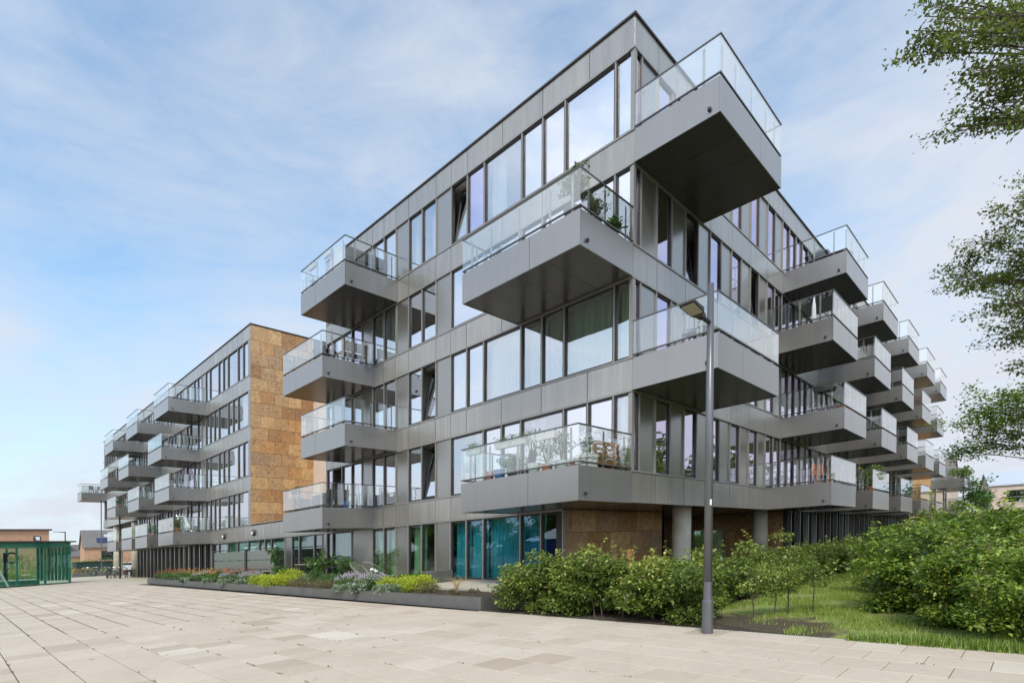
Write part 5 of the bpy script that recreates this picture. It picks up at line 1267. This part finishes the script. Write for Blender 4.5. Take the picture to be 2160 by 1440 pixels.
def car(loc, rz, mat, label):
    o = empty('parked_car', loc, rz); tag(o, label, 'car')
    prof = [(-2.1, .35), (-2.15, .75), (-2.0, .95), (-1.45, 1.02), (-.75, 1.42), (.65, 1.46), (1.35, 1.05), (2.0, .92), (2.15, .65), (2.1, .35)]
    n = len(prof); m = MB()
    for sy, sh in ((-.85, 0), (.85, 0)): m.v += [(x, sy * (1 if z < 1.05 else .82), z) for x, z in prof]
    m.f += [tuple(range(n)), tuple(range(2*n-1, n-1, -1))] + [(i, i+n, (i+1) % n + n, (i+1) % n) for i in range(n)]
    m.build('body', mat, o)
    MB().hexa([(-1.3, -.80, 1.06), (1.2, -.80, 1.06), (1.2, -.78, 1.06), (-1.3, -.78, 1.06), (-.75, -.725, 1.37), (.6, -.725, 1.37), (.6, -.70, 1.37), (-.75, -.70, 1.37)]).build('side_window', 'car_glass', o, (0, -.03, 0))
    for sx in (-1.35, 1.35):
        for sy in (-.84, .72): MB().lathe([(.2, -.01), (.31, 0), (.31, .13), (.2, .14)], 16).build('wheel', 'black_rubber', o, (sx, sy + .13 if sy < 0 else sy + .13, .31), (math.pi/2, 0, 0))
car(gp(236, 1200, 80), .1, 'car_silver', 'silver car parked behind the bicycles, left of the column')
car(gp(268, 1198, 80), .1, 'car_white', 'white car parked between the two far columns')
car(gp(300, 1198, 84), .1, 'car_silver', 'silver car half hidden by the slatted wall')

# ------------------------------------------------------------------ things on the balconies
def fz(lv): return ZT[lv - 1] + .84        # walking level of a balcony
def flower_box(x, y, z, along, label, L=.6, plant=True, mat='white_plastic'):
    o = empty('flower_box', (x, y, z), 0 if along == 'x' else math.pi/2); tag(o, label, 'flower box', 'flower boxes hung on balcony rails')
    m = MB(); m.hexa([(-L/2*.92, -.06, -.16), (L/2*.92, -.06, -.16), (L/2*.92, .06, -.16), (-L/2*.92, .06, -.16), (-L/2, -.085, 0), (L/2, -.085, 0), (L/2, .085, 0), (-L/2, .085, 0)]); m.build('trough', mat, o)
    for sx in (-L*.3, L*.3): MB().box(sx-.015, sx+.015, -.10, -.08, -.02, .10).build('hook', 'pole_dark', o)
    if plant:
        P = np.stack([RNG.uniform(-L/2, L/2, 160), RNG.normal(0, .06, 160), RNG.uniform(-.04, .16, 160)], 1); leaf_obj('foliage', P, .05*RNG.uniform(.5, 1.2, 160), RNG.random(160), 'leaf_garden', o, flat=.2)
rl = lambda lv: ZT[lv - 1] + .83 + RH
flower_box(-2.20, 13.55, rl(4) - .02, 'y', 'white flower box on the top left balcony rail, farther one', plant=False)
flower_box(-2.20, 12.25, rl(4) - .02, 'y', 'white flower box on the top left balcony rail, nearer one', plant=False)
for i, (y, lb) in enumerate([(3.75, 'pale flower box at the far end of the first floor corner balcony rail'), (2.55, 'pale flower box second along the first floor corner balcony rail'), (2.0, 'long green flower box in the middle of the first floor corner balcony rail')]):
    flower_box(-2.19, y, rl(1) - .03, 'y', lb, .62, True, 'pot_pale')
flower_box(-2.19, 1.05, rl(1) - .04, 'y', 'white empty flower box nearest the corner on the first floor rail', .6, False)
flower_box(-2.15, 15.2, rl(1) - .05, 'y', 'dark flower box on the lowest left stacked balcony rail', .6, True, 'pot_dark')
flower_box(11.2, -1.6, rl(2) - .1, 'y', 'dark trough on the side rail of the second floor right balcony', .7, True, 'pot_dark')
# olive trees on the third floor corner balcony
shrub('olive_tree', 'tall olive tree at the outer corner of the third floor corner balcony', (-1.95, .5, fz(3)), 1.12, .38, 'leaf_olive', 1500, .07, ('pot_dark', .22, .32), 'potted olive plants on the third floor corner balcony', .35)
shrub('olive_tree', 'small olive bush by the short glass side of the third floor balcony', (-1.25, .32, fz(3)), .68, .26, 'leaf_olive', 520, .07, ('pot_dark', .17, .25), 'potted olive plants on the third floor corner balcony', .2)
shrub('potted_palm', 'smallest dark potted plant nearest the wall on the third floor balcony', (-.5, .3, fz(3)), .42, .25, 'leaf_garden', 140, .14, ('pot_dark', .14, .2), None, .4)
slat_chair((-1.2, 3.5, fz(3)), 1.2, 'chair at the far end of the third floor corner balcony', 'post_metal', s=.95)
# first floor corner balcony
shrub('balcony_bush', 'pale twiggy shrub in the middle of the first floor corner balcony', (-1.9, 1.75, fz(1)), .95, .32, 'leaf_russet', 260, .05, ('pot_pale', .18, .28), 'plants on the first floor corner balcony', .4)
shrub('balcony_bush', 'low bright green bush beside the glass of the first floor balcony', (-1.95, 2.45, fz(1)), .40, .36, 'leaf_bramble', 700, .06, ('pot_dark', .2, .22), 'plants on the first floor corner balcony', .1)
shrub('balcony_bush', 'leafy dark green plant next to the white crates', (-1.75, .95, fz(1)), .85, .3, 'leaf_garden', 360, .07, ('pot_pale', .17, .26), 'plants on the first floor corner balcony', .3)
shrub('balcony_bush', 'broad leafy plant left of the dark green one', (-1.85, 1.35, fz(1)), .6, .34, 'leaf_garden', 380, .06, ('terracotta', .16, .22), 'plants on the first floor corner balcony', .2)
shrub('balcony_bush', 'small plant on top of the white crate', (-1.55, .35, fz(1) + .36), .28, .2, 'leaf_garden', 160, .07, ('pot_pale', .1, .12), 'plants on the first floor corner balcony', .1)
wc = empty('white_crate', (-1.45, .4, fz(1))); tag(wc, 'white wooden crate beside the pallet sofa on the first floor balcony', 'crate')
for (z0, z1) in ((0, .1), (.13, .23), (.26, .35)): MB().box(-.24, .24, -.17, .17, z0, z1).build('plank', 'white_plastic', wc)
pb = empty('pallet_sofa', (-.72, .42, fz(1))); tag(pb, 'orange brown pallet sofa on the first floor corner balcony', 'sofa')
MB().box(-.55, .55, -.1, .62, .14, .30).build('seat', 'wood_orange', pb)
for (z0, z1) in ((.34, .44), (.49, .56), (.63, .72)): MB().box(-.58, .58, -.14, -.11, z0, z1).build('back_plank', 'wood_orange', pb)
for sx in (-.5, -.04, .42): MB().box(sx, sx + .1, -.105, -.03, .30, .71).build('back_post', 'wood_orange', pb)
for sx in (-.45, .35): MB().box(sx, sx + .12, -.05, .5, 0, .14).build('leg', 'wood_orange', pb)
lg = empty('grill', (-1.2, 3.4, fz(1))); tag(lg, 'round grey kettle grill at the far end of the first floor corner balcony', 'grill')
MB().lathe([(.02, .42), (.22, .5), (.27, .62), (.25, .72), (.12, .82), (.02, .85)], 18).build('bowl', 'pole_grey', lg, smooth=True)
for a in (0, 2.1, 4.2): MB().tube([(.15*math.cos(a), .15*math.sin(a), .45), (.28*math.cos(a), .28*math.sin(a), 0)], .012, 5).build('leg', 'chrome', lg)
for (x, y, c, r, lb) in [(-1.95, 3.35, 'red_plastic', .12, 'red tub behind the first floor balcony glass'), (-1.95, 2.98, 'blue_plastic', .17, 'blue tub behind the first floor balcony glass')]:
    q = empty('tub', (x, y, fz(1))); tag(q, lb, 'tub'); MB().lathe([(r*.7, 0), (r, .24), (r*1.05, .26)], 14).build('body', c, q)
sc2 = MB().box(-.35, .35, -.03, .03, 0, .8).build('folded_chair', 'dark_fabric', None, (-1.2, 2.6, fz(1)), (.2, 0, .5)); tag(sc2, 'folded grey deck chair leaning on the first floor corner balcony', 'chair')
# stacked balconies left
def sofa(x, y, z, rz, label, L=1.6, mat='wicker'):
    o = empty('lounge_sofa', (x, y, z), rz); tag(o, label, 'sofa')
    MB().box(-L/2, L/2, -.35, .35, .04, .36).build('seat', mat, o); MB().box(-L/2, L/2, .25, .40, .361, .74).build('backrest', mat, o)
    for sx in (-L/2, L/2 - .12): MB().box(sx, sx + .12, -.35, .249, .361, .58).build('armrest', mat, o)
    MB().box(-L/2 + .14, L/2 - .14, -.34, .24, .362, .46).build('cushion', 'dark_fabric', o)
sofa(-1.25, 11.4, fz(4), math.pi, 'dark wicker sofa on the top left balcony', 1.7)
sofa(-1.55, 14.6, fz(1), -math.pi/2, 'dark wicker sofa on the lowest stacked balcony, along its glass front', 1.7)
sofa(-1.5, 13.1, fz(1), math.pi, 'dark low lounge seat at the near side of the lowest stacked balcony', .9)
slat = empty('garden_bench', (-.75, 13.0, fz(3)), math.pi); tag(slat, 'weathered wooden bench on the third floor stacked balcony', 'bench')
for k in range(5): MB().box(-.6, .6, -.25 + k*.1, -.17 + k*.1, .42, .45).build('seat_slat', 'wood_grey', slat)
for k in range(4): MB().box(-.6, .6, .24, .27, .5 + k*.1, .57 + k*.1).build('back_slat', 'wood_grey', slat)
for sx in (-.56, .5): MB().box(sx, sx + .06, -.25, -.19, 0, .42).box(sx, sx + .06, .2, .26, 0, .9).build('leg', 'wood_grey', slat)
def table(x, y, z, r, label, mat='pole_grey', h=.74, square=False):
    o = empty('balcony_table', (x, y, z)); tag(o, label, 'table')
    if square: MB().box(-r, r, -r*.6, r*.6, h - .03, h).build('table_top', mat, o)
    else: MB().lathe([(r, h - .03), (r, h)], 24).build('table_top', mat, o)
    for sx in (-.6, .6):
        for sy in (-.45, .45): MB().tube([(sx*r, sy*r, h - .03), (sx*r*1.05, sy*r*1.05, 0)], .015, 5).build('leg', 'pole_dark', o)
table(-1.4, 14.1, fz(3), .5, 'dark round table on the third floor stacked balcony', 'pole_dark')
xm = empty('metal_cone_tree', (-.5, 12.9, fz(1))); tag(xm, 'slim white metal cone decoration by the wall of the lowest stacked balcony', 'decoration')
MB().tube([(-.1, 0, 0), (0, 0, .9), (.1, 0, 0)], .012, 5).lathe([(.10, .05), (.015, .86), (.04, .93)], 8).build('cone', 'chrome', xm)
bk = MB().lathe([(.10, 0), (.14, .24), (.14, .26)], 14).build('bucket', 'blue_plastic', None, (-1.15, 12.75, fz(1))); tag(bk, 'blue bucket by the side rail of the lowest stacked balcony', 'bucket')
shrub('balcony_plant', 'small potted plant at the far end of the top left balcony', (-1.9, 14.0, fz(4)), .5, .2, 'leaf_bramble', 160, .07, ('pot_pale', .13, .2), None, .3)
ws = MB().box(-.01, .01, -.55, .55, .05, .85).build('white_screen', 'canvas_white', None, (-2.14, 11.6, fz(4))); tag(ws, 'white fabric screen behind the glass of the top left balcony', 'screen')
shrub('balcony_plant', 'leafy plant at the far end of the lowest stacked balcony', (-1.9, 15.5, fz(1)), .55, .25, 'leaf_bramble', 260, .08, ('pot_dark', .14, .2), None, .3)
# right hand balconies
table(1.6, -1.3, fz(2), .45, 'rectangular table on the second floor corner balcony above the lamp', 'frame_dark', square=True)
slat_chair((.8, -1.3, fz(2)), math.pi/2, 'white chair at the table on the second floor corner balcony', 'post_metal')
table(13.2, -1.5, fz(4), .62, 'big round pale table on the top right balcony', 'wood_grey', .66)
pv = empty('pyramid_heater', (12.3, -1.1, fz(4))); tag(pv, 'small dark pyramid roofed lantern on the top right balcony', 'lantern')
MB().box(-.2, .2, -.2, .2, .03, .5).build('body', 'frame_dark', pv); MB().hexa([(-.45, -.45, .51), (.45, -.45, .51), (.45, .45, .51), (-.45, .45, .51), (-.02, -.02, .82), (.02, -.02, .82), (.02, .02, .82), (-.02, .02, .82)]).build('lid', 'frame_dark', pv)
pr = empty('folded_parasol', (10.6, -1.4, fz(3))); tag(pr, 'folded white parasol on the third floor right balcony', 'parasol')
MB().lathe([(.18, 0), (.18, .06), (.03, .08), (.025, .3), (.09, .42), (.07, .9), (.02, 1.25)], 12).build('canopy', 'canvas_white', pr)
slat_chair((11.3, -1.5, fz(1)), -.9, 'orange wooden chair on the first floor right balcony')
slat_chair((12.2, -1.3, fz(1)), 2.2, 'dark garden chair beside the orange one on the first floor right balcony', 'pole_dark')
shrub('balcony_plant', 'plant in a terracotta pot on the second floor right balcony, nearer one', (12.6, -1.9, fz(2)), .55, .25, 'leaf_garden', 220, .09, ('terracotta', .18, .26), None, .2)
shrub('balcony_plant', 'plant in a terracotta pot at the outer corner of the second floor right balcony', (13.5, -2.0, fz(2)), .35, .22, 'leaf_garden', 160, .09, ('terracotta', .2, .28), None, .2)
shrub('balcony_plant', 'big leafy bush on the second of the first floor right balconies', (18.0, -1.9, fz(1)), 1.1, .45, 'leaf_bramble', 900, .10, ('terracotta', .2, .28), None, .05)
shrub('balcony_plant', 'green plants hanging over the far low balcony rail', (57.6, -2.0, fz(2)), .7, 1.0, 'leaf_bramble', 600, .2, ('pot_dark', .2, .28), None, .1)
# far left block balconies
slat_chair((-1.5, 34.6, fz(1)), 1.5, 'teal deck chair on the nearest first floor balcony of the far block', 'kiosk_frame') if False else None
for (x, y, lv, lb) in [(-1.9, 33.3, 1, 'potted plant at the near end of the first floor balcony on the far block'), (-1.6, 35.6, 1, 'yellowish potted plant on the same far block balcony, farther end'), (-1.9, 51.3, 2, 'spiky green grasses on the second floor balcony of the far block'), (-1.7, 40.5, 1, 'dark shrub on the second first floor balcony of the far block'), (-1.5, 41.3, 1, 'dark rounded shrub beside it on that far balcony')]:
    shrub('balcony_plant', lb, (x, y, fz(lv)), .7, .4, 'leaf_garden', 300, .12, ('terracotta', .18, .25), 'potted plants on the far block balconies', .2)
slat_chair((-1.2, 68.3, fz(3)), .3, 'left dark chair on the farthest balcony of the left block', 'pole_dark'); slat_chair((-.5, 68.6, fz(3)), -.3, 'right dark chair on the farthest balcony of the left block', 'pole_dark')
dk = empty('deck_chair', (-1.4, 33.9, fz(1)), .3); tag(dk, 'pale blue deck chair tilted on the nearest balcony of the far block', 'chair')
MB().hexa([(-.25, -.4, .3), (.25, -.4, .3), (.25, -.38, .3), (-.25, -.38, .3), (-.25, .35, 1.15), (.25, .35, 1.15), (.25, .37, 1.15), (-.25, .37, 1.15)]).build('sling', 'pot_pale', dk)
for sx in (-.27, .27): MB().tube([(sx, -.45, .02), (sx, .38, 1.18)], .014, 5).tube([(sx, .4, .02), (sx, -.2, .5)], .014, 5).build('side_frame', 'chrome', dk)
# white cushions stacked inside the top corner window
for i, (y, zt_, lb) in enumerate([(2.05, .62, 'low white cushion at the left in the top corner window'), (1.72, .82, 'second white cushion in the top corner window'), (1.4, .95, 'third white cushion in the top corner window'), (1.05, .9, 'white cushion next to the mullion in the top corner window'), (.42, 1.1, 'tall white cushion in the narrow top corner window')]):
    q = MB().box(-.24, .24, -.14, .14, 0, zt_).mesh('seat_cushion', 'canvas_white'); c = new_obj('seat_cushion', q, None, (.55, y, ZB[4] + .01), (0, 0, rnd.uniform(-.2, .2)))
    bv = c.modifiers.new('b', 'BEVEL'); bv.width = .09; bv.segments = 3; tag(c, lb, 'cushion', 'white cushions stacked in the top corner window')
